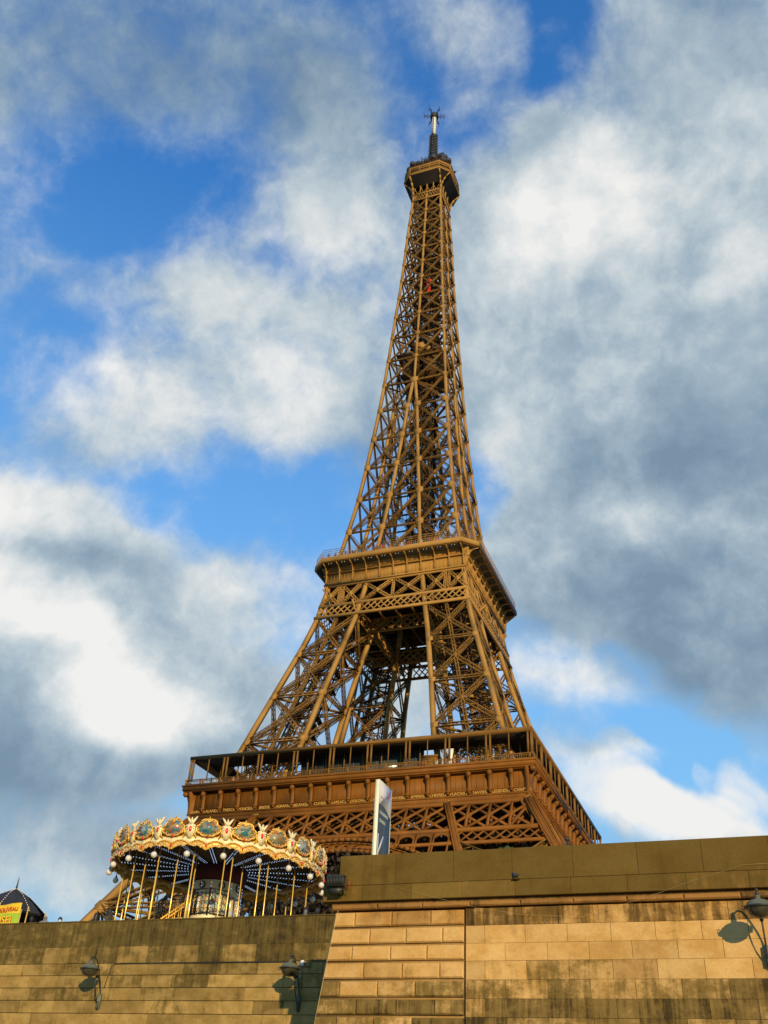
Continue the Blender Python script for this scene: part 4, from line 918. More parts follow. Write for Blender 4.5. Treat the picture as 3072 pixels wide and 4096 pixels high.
# floodlight
fl_ = empty('floodlight', (59.98,YR-.42,3.32), 0, 'black finned floodlight on the left end of the parapet slab', 'floodlight')
k = MB(); k.box((-.22,-.12,-.12),(.22,.10,.12))
for i in range(11): x = -.22+.44*i/10; k.box((x-.008,-.17,-.14),(x+.008,-.12,.14)); k.box((x-.008,-.12,.13),(x+.008,.1,.17))
k.obj('finned_housing', M['lampd'], fl_)
k = MB(); k.box((-.16,-.06,-.30),(.16,.08,-.135)); k.box((-.27,-.03,-.2),(-.245,.03,.05)); k.box((.245,-.03,-.2),(.27,.03,.05)); k.box((-.27,-.03,-.22),(.27,.03,-.2)); k.box((-.05,0,-.25),(.05,.45,-.2)); k.obj('bracket', M['lampd'], fl_)
k = MB(); k.box((-.21,.101,-.11),(.21,.112,.11)); k.obj('front_glass', M['glass'], fl_)
k = MB(); k.tube([(.25,0,-.1),(.36,-.02,-.22),(.38,-.02,-.05),(.36,.1,.04)], .01, 5); k.obj('power_cable', M['red_net'], fl_)
# pigeon in a notch
def skin(name, V_, E_, Rr, mt, parent=None, sub=2, loc=None):
    me = bpy.data.meshes.new(name); me.from_pydata(V_, E_, []); me.update(); o = bpy.data.objects.new(name, me); COL.objects.link(o)
    m = o.modifiers.new('s','SKIN'); o.modifiers.new('d','SUBSURF').levels = sub
    m.use_smooth_shade = True
    for i, r in enumerate(Rr): me.skin_vertices[0].data[i].radius = (r,r) if isinstance(r,(int,float)) else r
    me.skin_vertices[0].data[0].use_root = True
    e = eval_mesh(o); e.name = name
    return link(name, e, mt, parent, loc)
M['pig'] = mat('pigeon_feathers', (.05,.05,.06), .7, 0, .4, 20)
pg = skin('pigeon', [(0,0,.10),(.07,0,.12),(.12,0,.17),(.14,0,.21),(.17,0,.205),(-.08,0,.09),(-.17,0,.06),(.0,.02,.04),(.0,-.02,.04),(.02,.02,.0),(.02,-.02,.0)], [(0,1),(1,2),(2,3),(3,4),(0,5),(5,6),(0,7),(0,8),(7,9),(8,10)], [.065,.055,.03,.028,.006,.045,.018,.015,.015,.006,.006], M['pig'], None, 2)
pg.scale = (.8,.8,.8); pg.location = (64.95, YR-.2, 3.29); pg.rotation_euler = (0,0,2.6); tag(pg, 'small dark pigeon perched on the olive parapet ledge right of centre', 'pigeon')
k = MB(); k.prism([(-.10,0),(.10,0),(.08,-.03),(-.08,-.03)], YR-.24, YR-.14, lambda u,v,d: (64.96+u,d,3.285+v))
tag(clean(k.obj('stone_ledge', M['cope'])), 'little stone ledge under the pigeon on the parapet', 'ledge')
# ================================================================== SIGN
M['signblue'] = mat('sign_slate_blue', (.042,.048,.062), .5, 0, .05, 2); M['signwhite'] = mat('sign_white', (.55,.52,.53), .5, 0, .04, 2); M['signedge'] = mat('sign_edge_aluminium', (.75,.70,.50), .5, 0, .05, 2)
M['txt'] = mat('sign_lettering', (.45,.48,.42), .6); M['pink'] = mat('sign_magenta', (.55,.06,.12), .6); M['grey'] = mat('sign_grey_text', (.3,.28,.33), .6); M['lblue'] = mat('sign_pale_blue', (.33,.38,.45), .6)
sx0, sy0, ztop = 59.46, -168.0, 7.56
sg = empty('direction_sign', (sx0, sy0, 2.7), 0, 'tall slim blue and white river cruise sign with white arrow behind the parapet', 'sign')
dw = 1.14
k = MB(); k.box((-.10,0,0),(0,dw,ztop-2.7)); k.obj('panel', M['signblue'], sg)
k = MB(); k.box((-.125,-.05,0),(.012,0,ztop-2.7+.02)); k.box((-.105,0,ztop-2.7),(.006,dw,ztop-2.7+.03)); k.box((-.105,dw,0),(.006,dw+.03,ztop-2.7+.03)); k.obj('edge_profile', M['signedge'], sg)
H_ = ztop-2.7
k = MB(); ars = [(0.0,H_-.001)]+[(0.0,H_-.76)]+[(dw*t, H_-.78+.08*math.sin(t*PI*.8)-.30*t**2.2+.0) for t in np.linspace(0,1,12)]+[(dw,H_-.001)]
ars = [ars[0]]+ars[2:]
k.prism(ars, .001, .006, lambda u,v,d: (d,u,v)); clean(k.obj('white_header', M['signwhite'], sg))
def sgn_text(s, size, y, z, mt, ang=0., nm='lettering', space=1., bold=0., x=.009):
    me = text_mesh(s, size, .002, 'LEFT', bold, space); o = link(nm, me, mt, sg); o.rotation_euler = (PI/2,0,PI/2); o.location = (x, y, z); return o
sgn_text('CROISIERES', .148, .10, H_-1.06, M['txt'], bold=.004, space=1.05); sgn_text('CRUISES', .148, .10, H_-1.32, M['txt'], bold=.004, space=1.05)
sgn_text('VEDETTES DE PARIS', .085, .12, H_-.53, M['grey'])
k = MB()   # arrow pointing down-left
def flat(mb, pts, x=.008): mb.prism(pts, x-.003, x, lambda u,v,d: (d,u,v))
def bar(mb, y0,z0,y1,z1,w_,x=.008): mb.beam((x,y0,z0),(x,y1,z1), w_, .004, (1,0,0))
bar(k,.10,H_-2.42,.10,H_-1.72,.11,.008); bar(k,.06,H_-2.38,.52,H_-2.52,.12,.009); bar(k,.12,H_-2.36,.56,H_-1.72,.12,.010)
k.obj('arrow', M['signwhite'], sg)
k = MB(); bar(k,.75,H_-.15,.83,H_-.42,.05); bar(k,.83,H_-.42,.98,H_-.10,.05,.0085); bar(k,.9,H_-.17,1.0,H_-.3,.03,.009); k.obj('swoosh_emblem', M['pink'], sg)
sgn_text('A pied de la', .11, .10, H_-2.98, M['txt']); sgn_text('Tour', .11, .22, H_-3.2, M['txt'])
k = MB(); k.prism([(.16*math.cos(a),.19*math.sin(a)) for a in np.linspace(0,2*PI,25)[:-1]], .004, .008, lambda u,v,d: (d,.82+u,H_-3.16+v)); clean(k.obj('round_badge', M['signwhite'], sg))
k = MB()
for r in (.11,.07): 
    for i in range(16):
        a0, a1 = 2*PI*i/16, 2*PI*(i+1)/16; bar(k, .82+r*math.cos(a0), H_-3.16+r*1.2*math.sin(a0), .82+r*math.cos(a1), H_-3.16+r*1.2*math.sin(a1), .012, .012)
k.obj('badge_ring', M['pink'], sg)
k = MB(); flat(k, [(.02,H_-3.48),(.02,H_-3.70),(.22,H_-3.72),(.30,H_-3.9),(.30,H_-4.2),(.42,H_-4.2),(.42,H_-3.58)]); flat(k, [(.62,H_-3.75),(.62,H_-4.2),(1.08,H_-4.2),(1.08,H_-3.8)]); clean(k.obj('photo_strip', M['lblue'], sg))
k = MB(); flat(k, [(.02,H_-3.72),(.02,H_-4.3),(.29,H_-4.3),(.29,H_-3.92),(.2,H_-3.74)],.007); flat(k, [(.45,H_-3.9),(.45,H_-4.2),(.6,H_-4.2),(.6,H_-3.96)],.007); clean(k.obj('photo_strip', mat('sign_photo', (.10,.08,.05), .6, 0, .5, 12), sg))
k = MB(); k.box((-.09,.1,-.05),(-.01,1.0,.0)); k.obj('foot', M['lampd'], sg)
# thin dark post and weeds behind the parapet
k = MB(); k.tube([(65.9,YR+2.2,2.7),(65.9,YR+2.2,4.85)], .035, 8); k.lathe([(.04,0),(.07,.03),(.07,.06),(.01,.12)], 10, (65.9,YR+2.2,4.85)); k.tube([(66.15,YR+2.2,2.7),(66.15,YR+2.2,4.5)], .02, 6); k.sphere((66.15,YR+2.2,4.53),.05,8)
tag(k.obj('metal_post', M['lampd']), 'thin dark metal post behind the parapet in front of the tower lattice', 'post')
M['leaf'] = mat('weed_leaves', (.045,.075,.015), .7, 0, .4, 5, col2=(.09,.12,.03)); M['leafd'] = mat('tree_leaves', (.03,.035,.015), .7, 0, .4, 5, col2=(.06,.07,.02)); M['bark'] = mat('bark', (.09,.07,.05), .9, 0, .3, 4)
def weeds(loc, n, r, h, lab):
    b = MB(); q = random.Random(int(loc[0]*10))
    for i in range(n):
        a = q.random()*2*PI; rr_ = r*q.random(); p = A3((loc[0]+rr_*math.cos(a), loc[1]+rr_*.3*math.sin(a), loc[2]+h*q.random()*(1-rr_/r*.6))); s = q.uniform(.02,.045)
        d1 = A3((q.gauss(0,1),q.gauss(0,1),q.gauss(.3,1))); d1 /= np.linalg.norm(d1); d2 = np.cross(d1,(q.gauss(0,1),q.gauss(0,1),1)); d2 /= np.linalg.norm(d2)
        b.poly([p-d1*s, p+d2*s*.5, p+d1*s, p-d2*s*.5], [(0,1,2,3)])
    o = b.obj('weed_plant', M['leaf']); tag(o, lab, 'plant')
weeds((64.65,YR+.1,4.06), 160, .3, .16, 'small green weed clump on top of the parapet near its middle'); weeds((65.3,YR+.1,4.06), 60, .14, .1, 'tiny weed tuft on the parapet next to the dark post')
def tree(loc, H, cr, lab, nleaf=5000):
    t = empty('tree', loc, 0, lab, 'tree'); q = random.Random(3); b = MB(); b.tube([(0,0,0),(.1,0,H*.3),(0,.1,H*.6),(.1,0,H*.9)], [.22,.17,.12,.04], 8)
    tips = []
    for i in range(26):
        a = q.random()*2*PI; z0 = H*q.uniform(.3,.85); e = (cr*q.uniform(.5,1)*math.cos(a), cr*q.uniform(.5,1)*math.sin(a), z0+q.uniform(.3,1.6)); b.tube([(0,0,z0),(e[0]*.5,e[1]*.5,(z0+e[2])/2+.1),e], [.07,.045,.012], 5); tips.append(e)
    b.obj('trunk', M['bark'], t); l = MB()
    for i in range(nleaf):
        e = q.choice(tips); f = q.uniform(.35,1.1); p = A3((e[0]*f+q.gauss(0,.3), e[1]*f+q.gauss(0,.3), e[2]+q.gauss(0,.35))); s = q.uniform(.05,.11)
        d1 = A3((q.gauss(0,1),q.gauss(0,1),q.gauss(0,1))); d1 /= np.linalg.norm(d1); d2 = np.cross(d1,(q.gauss(0,1),q.gauss(0,1),1)); d2 /= np.linalg.norm(d2); l.poly([p-d1*s, p+d2*s*.6, p+d1*s, p-d2*s*.6], [(0,1,2,3)])
    l.obj('crown', M['leafd'], t)
# ================================================================== CAROUSEL
M['gold'] = mat('carousel_gold', (.72,.40,.06), .34, .25, .2, 4); M['cream'] = mat('carousel_cream', (.80,.66,.36), .38, .05, .06, 3, coat=.3)
M['brass'] = mat('brass_pole', (.95,.60,.12), .3, .45, .05, 3); M['gem'] = mat('red_gem', (.65,.01,.01), .12, 0, .1, 3, coat=.5)
M['globe'] = mat('white_globe', (.66,.60,.52), .3, 0, .04, 3, coat=.2); M['maroon'] = mat('maroon_fabric', (.06,.008,.01), .7); M['ceil'] = mat('canopy_lining', (.035,.022,.012), .8, 0, .5, 1.2, col2=(.06,.045,.02))
M['bulb'] = mat('light_bulb', (.50,.66,1.0), .3, emit=1.3); M['drum'] = mat('drum_panel', (.62,.50,.30), .4, 0, .1, 1.5); M['blackiron'] = mat('wrought_iron', (.012,.010,.009), .45, .2)
M['roofc'] = mat('carousel_roof', (.42,.38,.36), .6, 0, .1, 1)
def painting(name, cols, seed):
    """small painted landscape: blotches of several colours"""
    m = bpy.data.materials.new(name); m.use_nodes = True; nt = m.node_tree; N = nt.nodes.new; L = nt.links.new; b = nt.nodes['Principled BSDF']; b.inputs['Roughness'].default_value = .25; b.inputs['Coat Weight'].default_value = .5
    tc = N('ShaderNodeTexCoord'); mp = N('ShaderNodeMapping'); mp.inputs['Location'].default_value = (seed*3.1,seed,seed*1.7); mp.inputs['Scale'].default_value = (1,1,1.3); L(tc.outputs['Object'], mp.inputs[0])
    v = N('ShaderNodeTexVoronoi'); v.inputs['Scale'].default_value = 5.5; L(mp.outputs[0], v.inputs['Vector']); sp = N('ShaderNodeSeparateColor'); L(v.outputs['Color'], sp.inputs[0])
    r = N('ShaderNodeValToRGB'); r.color_ramp.interpolation = 'CONSTANT'; L(sp.outputs[0], r.inputs[0]); e = r.color_ramp.elements; e[0].color = (*cols[0],1); e[1].position = 1/len(cols); e[1].color = (*cols[1],1)
    for i,c in enumerate(cols[2:]): k = e.new((i+2)/len(cols)); k.color = (*c,1)
    n = N('ShaderNodeTexNoise'); n.inputs['Scale'].default_value = 9; L(mp.outputs[0], n.inputs['Vector']); mx = N('ShaderNodeMix'); mx.data_type = 'RGBA'; mx.blend_type = 'MULTIPLY'; mx.inputs[0].default_value = .5; L(r.outputs[0], mx.inputs[6]); L(n.outputs['Color'], mx.inputs[7])
    L(mx.outputs[2], b.inputs['Base Color']); return m
CXY = (47.1,-156.76); GZ = 2.7; RC = 4.80; NP = 20
caro = empty('carousel', (*CXY, GZ), 0, 'ornate gold and cream carousel with white globe lamps above the low quay wall', 'carousel')
face = math.atan2(CP.y-CXY[1], CP.x-CXY[0])          # direction of the camera side
A0 = face + R_(1.2)
zb, zt = 7.6-GZ, 8.55-GZ     # lower edge of crown panels etc. (local z)
def cyl(r, a, z): return (r*math.cos(a), r*math.sin(a), z)
da = 2*PI/NP
pans = [painting('painted_scene', c, i) for i,c in enumerate([[(.05,.25,.28),(.35,.22,.06),(.12,.20,.16),(.5,.42,.25)],[(.42,.34,.18),(.30,.28,.14),(.45,.2,.05),(.08,.18,.2)],[(.25,.32,.34),(.08,.25,.25),(.4,.36,.2),(.45,.45,.42)],[(.5,.16,.05),(.45,.27,.08),(.06,.25,.35),(.4,.36,.3)],[(.03,.20,.28),(.12,.26,.22),(.35,.16,.06),(.34,.3,.2)]])]
def cartouche_outline(s=1.0):
    cs = [(-.19,.20,.205),(.19,.20,.205),(-.37,-.05,.21),(.37,-.05,.21),(0,-.08,.30),(-.2,-.19,.17),(.2,-.19,.17)]; pts = []
    for t in np.linspace(0, 2*PI, 61)[:-1]:
        c_, s_ = math.cos(t), math.sin(t); best = 0
        for x, z, r in cs:
            b_ = x*c_+z*s_; q = b_*b_-(x*x+z*z-r*r)
            if q > 0: best = max(best, b_+math.sqrt(q))
        pts.append((best*c_*s, best*s_*s))
    return pts
def panel_frame(mb, a, r0, pts, t0, t1, zc, mi=0):
    """plate following an outline, standing at angle a on radius r0"""
    ca, sa = math.cos(a), math.sin(a)
    def f(u, v, d): return ((r0+d)*ca-(-sa)*(-u)*-1*0 + (-u)*sa*1.0*-1*-1 if False else (r0+d)*ca - u*sa, (r0+d)*sa + u*ca, zc+v)
    mb.prism(pts, t0, t1, f)
    return f
cor = MB()   # cornice ring behind
cor.lathe([(RC-.05,zb+.42),(RC+.05,zb+.44),(RC+.06,zb+.52),(RC+.02,zb+.55),(RC+.04,zb+.86),(RC-.06,zb+.9),(RC-.12,zb+.42)], 80)
cro = cor.obj('crown_ring', M['gold'], caro)
roof = MB(); roof.lathe([(RC-.1,zb+1.0),(3.6,zb+1.15),(2.2,zb+1.6),(1.0,zb+2.0),(.1,zb+2.1)], 40); roof.obj('roof', M['roofc'], caro)
lin = MB(); lin.lathe([(RC-.14,zb+.5),(3.5,zb+.55),(1.2,zb+.35)], 60); lin.obj('canopy_lining', M['ceil'], caro)
gil = None
for i in range(NP):
    a = A0+(i+.5)*da
    fr_ = MB(); out = cartouche_outline(.90); inn_ = cartouche_outline(.72); zc2 = zb+.85
    f = panel_frame(fr_, a, RC+.07, out, 0, .07, zc2)
    ps_ = [f(u,v,.09) for u,v in out]; ps2 = [f(u,v,.09) for u,v in cartouche_outline(.82)]
    fr_.tube(ps_+[ps_[0]], .04, 5); 
    # crest
    fr_.prism([(-.10,.30),(.10,.30),(.12,.43),(.05,.41),(0,.52),(-.05,.41),(-.12,.43)], .0, .09, f)
    fo_ = clean(fr_.obj('cartouche_frame', M['gold'], caro))
    pm_ = MB(); f = panel_frame(pm_, a, RC+.07, inn_, .075, .10, zc2); clean(pm_.obj('painted_scene', pans[i%5], fo_))
    bl = MB(); ps2 = cartouche_outline(.76)
    for u,v in ps2[::4]: bl.sphere(f(u,v,.13), .026, 6)
    bl.obj('frame_bulbs', M['bulb'] if False else M['globe'], fo_)
    gm_ = MB(); gm_.sphere(f(0,-.34,.12), .05, 8, 1.3); gm_.obj('red_gem', M['gem'], fo_)
    a2 = A0+i*da
    d_ = MB(); g4 = MB(); g2_ = lambda u,v,d: ((RC+.07+d)*math.cos(a2)-u*math.sin(a2), (RC+.07+d)*math.sin(a2)+u*math.cos(a2), zc2+v)
    d_.prism([(-.07,-.42),(.07,-.42),(.17,-.22),(.20,-.02),(.16,.14),(.08,.17),(-.08,.17),(-.16,.14),(-.20,-.02),(-.17,-.22)][::1], 0, .10, g2_)
    for s_ in (-1,1):
        d_.prism([(0,.14),(s_*.10,.20),(s_*.22,.42),(s_*.24,.5),(s_*.13,.42),(s_*.04,.3)][::s_], .02, .09, g2_)
        pts_ = [g2_(s_*(.17+.07*math.cos(t)), .02+.07*math.sin(t), .12) for t in np.linspace(0,4.5,8)]; d_.tube(pts_, .02, 5)
    for s_ in (-1,1):
        sc_ = [g2_(s_*(.24+.05*math.cos(t)*(1-t*.1)), -.2+.11*math.sin(t)*(1-t*.1), .09) for t in np.linspace(0,5,10)]; g4.tube(sc_, .022, 5); g4.tube([g2_(s_*.30,-.42,.05),g2_(s_*.22,-.30,.09),g2_(s_*.24,-.1,.10),g2_(s_*.31,.08,.07)], .025, 5)
    g4.obj('gilt_scrolls', M['gold'], cro)
    d_.prism([(-.05,.14),(.05,.14),(.035,.40),(0,.46),(-.035,.40)], .02, .1, g2_)
    do = clean(d_.obj('cream_finial', M['cream'], caro))
    g3 = MB()
    vs = [g2_(0,-.05,.17)]+[g2_(.065*math.cos(t), -.05+.12*math.sin(t), .11) for t in np.linspace(0,2*PI,13)[:-1]]; g3.poly(vs, [(0,1+k,1+(k+1)%12) for k in range(12)]); g3.obj('red_gem', M['gem'], do)
# scalloped valance below
va = MB(); n = 400
for i in range(n):
    a, b2_ = 2*PI*i/n+A0, 2*PI*(i+1)/n+A0
    def low(t):
        u = ((t-A0)/da)%1; w_ = abs(u-.5)*2      # 1 at globe, 0 at middle
        return zb+.02+.10*w_ + .06*abs(math.cos(u*2*PI*2)) - (.10 if w_ < .18 else 0)
    def mid_(t):
        u = ((t-A0)/da)%1; return zb+.17+.15*abs(math.sin(u*2*PI))+.02*math.sin(u*16*PI)
    r1 = RC+.10
    va.poly([cyl(r1,a,mid_(a)), cyl(r1,b2_,mid_(b2_)), cyl(r1-.02,b2_,zb+.50), cyl(r1-.02,a,zb+.50), cyl(r1-.05,a,mid_(a)), cyl(r1-.05,b2_,mid_(b2_)), cyl(r1-.07,b2_,zb+.50), cyl(r1-.07,a,zb+.50)], [(0,1,2,3),(7,6,5,4),(4,5,1,0),(3,2,6,7)])
vo = clean(va.obj('scalloped_valance', M['cream'], caro))
vf = MB()
for i in range(n):
    a, b2_ = 2*PI*i/n+A0, 2*PI*(i+1)/n+A0
    vf.poly([cyl(r1-.01,a,low(a)), cyl(r1-.01,b2_,low(b2_)), cyl(r1+.015,b2_,mid_(b2_)+.01), cyl(r1+.015,a,mid_(a)+.01), cyl(r1-.05,a,low(a)), cyl(r1-.05,b2_,low(b2_)), cyl(r1-.07,b2_,mid_(b2_)), cyl(r1-.07,a,mid_(a))], [(0,1,2,3),(7,6,5,4),(4,5,1,0),(3,2,6,7)])
clean(vf.obj('gilt_fringe', M['gold'], vo))
for i in range(NP):     # carved scrolls along the fringe, one piece per panel
    vs_ = MB(); vs_.beam(cyl(r1+.02,A0+(i+.12)*da,zb+.13), cyl(r1+.02,A0+(i+.88)*da,zb+.13), .03, .02, (0,0,1))
    for s_, c0 in ((1,.16),(-1,.34),(1,.66),(-1,.84)):
        ac = A0+(i+c0)*da
        for k in range(9):
            t0, t1 = k*.6, (k+1)*.6; ra, rb = .085*(1-.08*k), .085*(1-.08*(k+1)); zc3 = zb+.13
            vs_.beam(cyl(r1+.03, ac+s_*ra*math.cos(t0)/r1, zc3+ra*math.sin(t0)), cyl(r1+.03, ac+s_*rb*math.cos(t1)/r1, zc3+rb*math.sin(t1)), .028, .03, (math.cos(ac),math.sin(ac),0))
    vs_.obj('carved_scroll', M['cream'], vo)
vg = MB()
for i in range(n):
    a, b2_ = 2*PI*i/n+A0, 2*PI*(i+1)/n+A0
    vg.beam(cyl(r1+.02,a,low(a)+.01), cyl(r1+.02,b2_,low(b2_)+.01), .05,.05,(0,0,1))
    u = ((a-A0)/da)%1
    z2_ = mid_(a)+.02; z3_ = mid_(b2_)+.02
    vg.beam(cyl(r1+.03,a,z2_), cyl(r1+.03,b2_,z3_), .035,.04,(0,0,1))
    if i%3 == 0: vg.sphere(cyl(r1+.03,a,low(a)-.02), .03, 6)
vg.obj('gilt_edging', M['gold'], vo)
vb = MB()
for i in range(0,n,3):
    a = 2*PI*(i+.5)/n+A0; u = ((a-A0)/da)%1; vb.sphere(cyl(r1+.055,a,zb+.13+.13*abs(math.sin(u*2*PI))), .02, 6)
vb.obj('valance_bulbs', M['globe'], vo)
vj = MB()
for i in range(NP): vj.sphere(cyl(r1+.05, A0+(i+.5)*da, zb+.14), .045, 8, 1.4)
vj.obj('valance_gems', M['gem'], vo)
# globes
gb = MB(); gb.sphere((0,0,-.30), .135, 20); gm0 = gb.mesh('globe_lamp'); gm0.polygons.foreach_set('use_smooth',[True]*len(gm0.polygons))
gs = MB(); gs.tube([(0,0,.1),(0,0,-.17)], .02, 6); gs.lathe([(.03,-.10),(.06,-.17),(.05,-.19)], 10); gsm = gs.mesh('lamp_stem')
for i in range(NP):
    o = link('globe_lamp', gm0, M['globe'], caro, cyl(RC+.12, A0+i*da, zb+.06)); link('lamp_stem', gsm, M['lampd'], o)
# lit spokes
for i in range(NP):
    a = A0+(i+.5)*da*1.0; sp_ = MB()
    for e in (-.06,.06): sp_.beam((1.25*math.cos(a)-e*math.sin(a),1.25*math.sin(a)+e*math.cos(a),zb+.32),((RC-.2)*math.cos(a)-e*math.sin(a),(RC-.2)*math.sin(a)+e*math.cos(a),zb+.44), .03,.04,(0,0,1))
    so_ = sp_.obj('ceiling_spoke', M['blackiron'], caro); bs = MB()
    for j in range(24):
        r = 1.3+(RC-1.55)*j/23
        for e in (-.06,.06): q = (r*math.cos(a)-e*math.sin(a), r*math.sin(a)+e*math.cos(a), zb+.29+.12*j/23); bs.sphere(q, .018, 4)
    bs.obj('spoke_bulbs', M['bulb'], so_)
# drum
dr = MB(); dr.lathe([(1.12,0),(1.12,zb-.35)], 16); dro = dr.obj('centre_drum', M['drum'], caro)
mb_ = MB(); mb_.lathe([(1.3,zb+.33),(1.38,zb+.28),(1.30,zb-.28),(1.2,zb-.32)], 24); mb_.obj('maroon_band', M['maroon'], dro)
oc_ = MB()
for i in range(16):
    a = face+R_(12)+i*2*PI/16*2
    for k in range(14):
        t0, t1 = 2*PI*k/14, 2*PI*(k+1)/14; oc_.beam(cyl(1.17,a+.11*math.cos(t0),zb-.58+.13*math.sin(t0)), cyl(1.17,a+.11*math.cos(t1),zb-.58+.13*math.sin(t1)), .045,.04,(math.cos(a),math.sin(a),0))
oc_.obj('round_windows', M['blackiron'], dro)
dp = [painting('drum_painting', c, 9+i) for i,c in enumerate([[(.5,.62,.7),(.6,.5,.3),(.62,.5,.28),(.6,.25,.08)],[(.65,.5,.25),(.6,.42,.2),(.7,.55,.3),(.3,.42,.4)]])]
for i in range(16):
    a = face+i*2*PI/16; pn = MB(); pn.prism([(-.16,-.9),(.16,-.9),(.16,.5),(.1,.62),(-.1,.62),(-.16,.5)], 0, .03, lambda u,v,d: ((1.13+d)*math.cos(a)-u*math.sin(a),(1.13+d)*math.sin(a)+u*math.cos(a),3.3+v)); clean(pn.obj('drum_painting', dp[i%2], dro))
lb = MB()
for i in range(16):
    a = face+(i+.5)*2*PI/16
    for k in range(9): lb.sphere(cyl(1.22,a,zb-.5-.16*k), .02, 4)
lb.obj('drum_bulbs', M['bulb'], dro)
# upper deck, balcony bay, stair
ud = MB(); ud.lathe([(1.1,2.45),(2.5,2.45),(2.55,2.62),(1.1,2.62)], 32); udo = ud.obj('upper_deck', M['cream'], caro)
bayc = (math.cos(face+R_(-3))*2.35, math.sin(face+R_(-3))*2.35)
by = MB(); hexp = [(bayc[0]+.85*math.cos(face+R_(x)), bayc[1]+.85*math.sin(face+R_(x))) for x in (-130,-75,0-8,60,115)]
def scroll(mb, p, q, z0, z1, nx=4, nz=3):
    p = A3((*p,0)); q = A3((*q,0)); L_ = np.linalg.norm(q-p); e = (q-p)/L_; nn = np.cross(e,(0,0,1))
    mb.beam(p+A3((0,0,z1)), q+A3((0,0,z1)), .05,.04,nn); mb.beam(p+A3((0,0,z1-.16)), q+A3((0,0,z1-.16)), .03,.03,nn); mb.beam(p+A3((0,0,z0)), q+A3((0,0,z0)), .05,.04,nn)
    mb.beam(p+A3((0,0,z0-.1)), p+A3((0,0,z1)), .055,.055,nn); mb.beam(q+A3((0,0,z0-.1)), q+A3((0,0,z1)), .055,.055,nn)
    hx, hz = L_/nx, (z1-.16-z0)/nz
    for i in range(nx):
        for j in range(nz):
            c0 = p+e*(i+.5)*hx+A3((0,0,z0+(j+.5)*hz)); r = min(hx,hz)*.46
            for k in range(10):
                t0, t1 = 5.2*k/10, 5.2*(k+1)/10; ra, rb = r*(1-.07*k), r*(1-.07*(k+1)); mb.beam(c0+e*ra*math.cos(t0)+A3((0,0,ra*math.sin(t0))), c0+e*rb*math.cos(t1)+A3((0,0,rb*math.sin(t1))), .018,.02,nn)
        mb.beam(p+e*i*hx+A3((0,0,z0)), p+e*i*hx+A3((0,0,z1)), .02,.02,nn)
for p_, q_ in zip(hexp, hexp[1:]): scroll(by, p_, q_, 2.72, 3.72, 4, 3)
for i in range(18):
    a = face+R_(40+i*16); a3 = face+R_(56+i*16); scroll(by, (2.5*math.cos(a),2.5*math.sin(a)), (2.5*math.cos(a3),2.5*math.sin(a3)), 2.72, 3.55, 3, 2)
by.obj('balcony_railing', M['blackiron'], caro)
bf = MB(); bf.prism([(x,y) for x,y in hexp], 2.45, 2.66, lambda u,v,d: (u,v,d)); bf.prism([(x*.97,y*.97) for x,y in hexp], 2.2, 2.44, lambda u,v,d: (u,v,d)); clean(bf.obj('balcony_floor', M['cream'], caro))
st = MB(); perp = face-PI/2     # stair runs down towards the left of the picture
for i in range(12):
    r_a = face-R_(20); ox, oy = 2.2*math.cos(face-R_(5)), 2.2*math.sin(face-R_(5)); ex, ey = math.cos(face-PI/2), math.sin(face-PI/2)
    x, y = ox+ex*(.5+.24*i), oy+ey*(.5+.24*i); z = 2.6-.2*i; st.box((x-.13,y-.35,z-.05),(x+.13,y+.35,z)); 
    st.beam((x,y-.35,z),(x,y-.35,z+.95), .03,.03,(0,-1,0)); st.beam((x+ex*.12,y-.35,z),(x+ex*.12,y-.35,z+.9), .025,.025,(0,-1,0))
x0_, y0_ = ox+ex*.4, oy+ey*.4; x1_, y1_ = ox+ex*3.3, oy+ey*3.3
for dz in (.95,.8,.12): st.beam((x0_,y0_-.35,2.6+dz),(x1_,y1_-.35,.25+dz), .05,.04,(0,-1,0))
st.obj('staircase', M['gold'], caro)
# horses / floor and poles
flr = MB(); flr.lathe([(.01,.28),(4.6,.28),(4.62,.05),(4.6,.0)], 48); flr.obj('platform', M['gold'], caro)
pl = MB(); pl.tube([(0,0,.28),(0,0,zb+.42)], .027, 8)
zz_ = .3
pl.lathe([(.028,1.6),(.05,1.65),(.028,1.7)], 8)
plm = pl.mesh('brass_pole'); plm.polygons.foreach_set('use_smooth',[True]*len(plm.polygons))
for i in range(16): link('brass_pole', plm, M['brass'], caro, (*cyl(4.25, A0+R_(6)+i*PI/8, 0)[:2], 0))
for i in range(10): link('brass_pole', plm, M['brass'], caro, (*cyl(3.3, A0+R_(17)+i*PI/5, 0)[:2], -.05))
for a_, r_q in ((0.03,4.0),(.42,4.1),(-.5,3.9),(-.95,4.0)): link('brass_pole', plm, M['brass'], caro, (*cyl(r_q, A0+a_, 0)[:2], 0))
M['horse'] = mat('painted_horse', (.55,.42,.28), .4, 0, .3, 3, coat=.4); M['saddle'] = mat('saddle_red', (.35,.05,.03), .5, 0, .3, 4)
HV = [(0,0,.62),(.22,0,.65),(-.22,0,.64),(-.40,0,.62),(.38,0,.78),(.50,0,1.0),(.60,0,1.12),(.74,0,1.02),(.36,.09,.42),(.52,.09,.30),(.44,.09,.12),(.36,-.09,.42),(.44,-.09,.25),(.62,-.09,.16),(-.36,.1,.42),(-.44,.1,.26),(-.56,.1,.06),(-.36,-.1,.42),(-.46,-.1,.26),(-.50,-.1,.06),(-.55,0,.6),(-.66,0,.35)]
HE = [(0,1),(0,2),(2,3),(1,4),(4,5),(5,6),(6,7),(1,8),(8,9),(9,10),(1,11),(11,12),(12,13),(2,14),(14,15),(15,16),(2,17),(17,18),(18,19),(3,20),(20,21)]
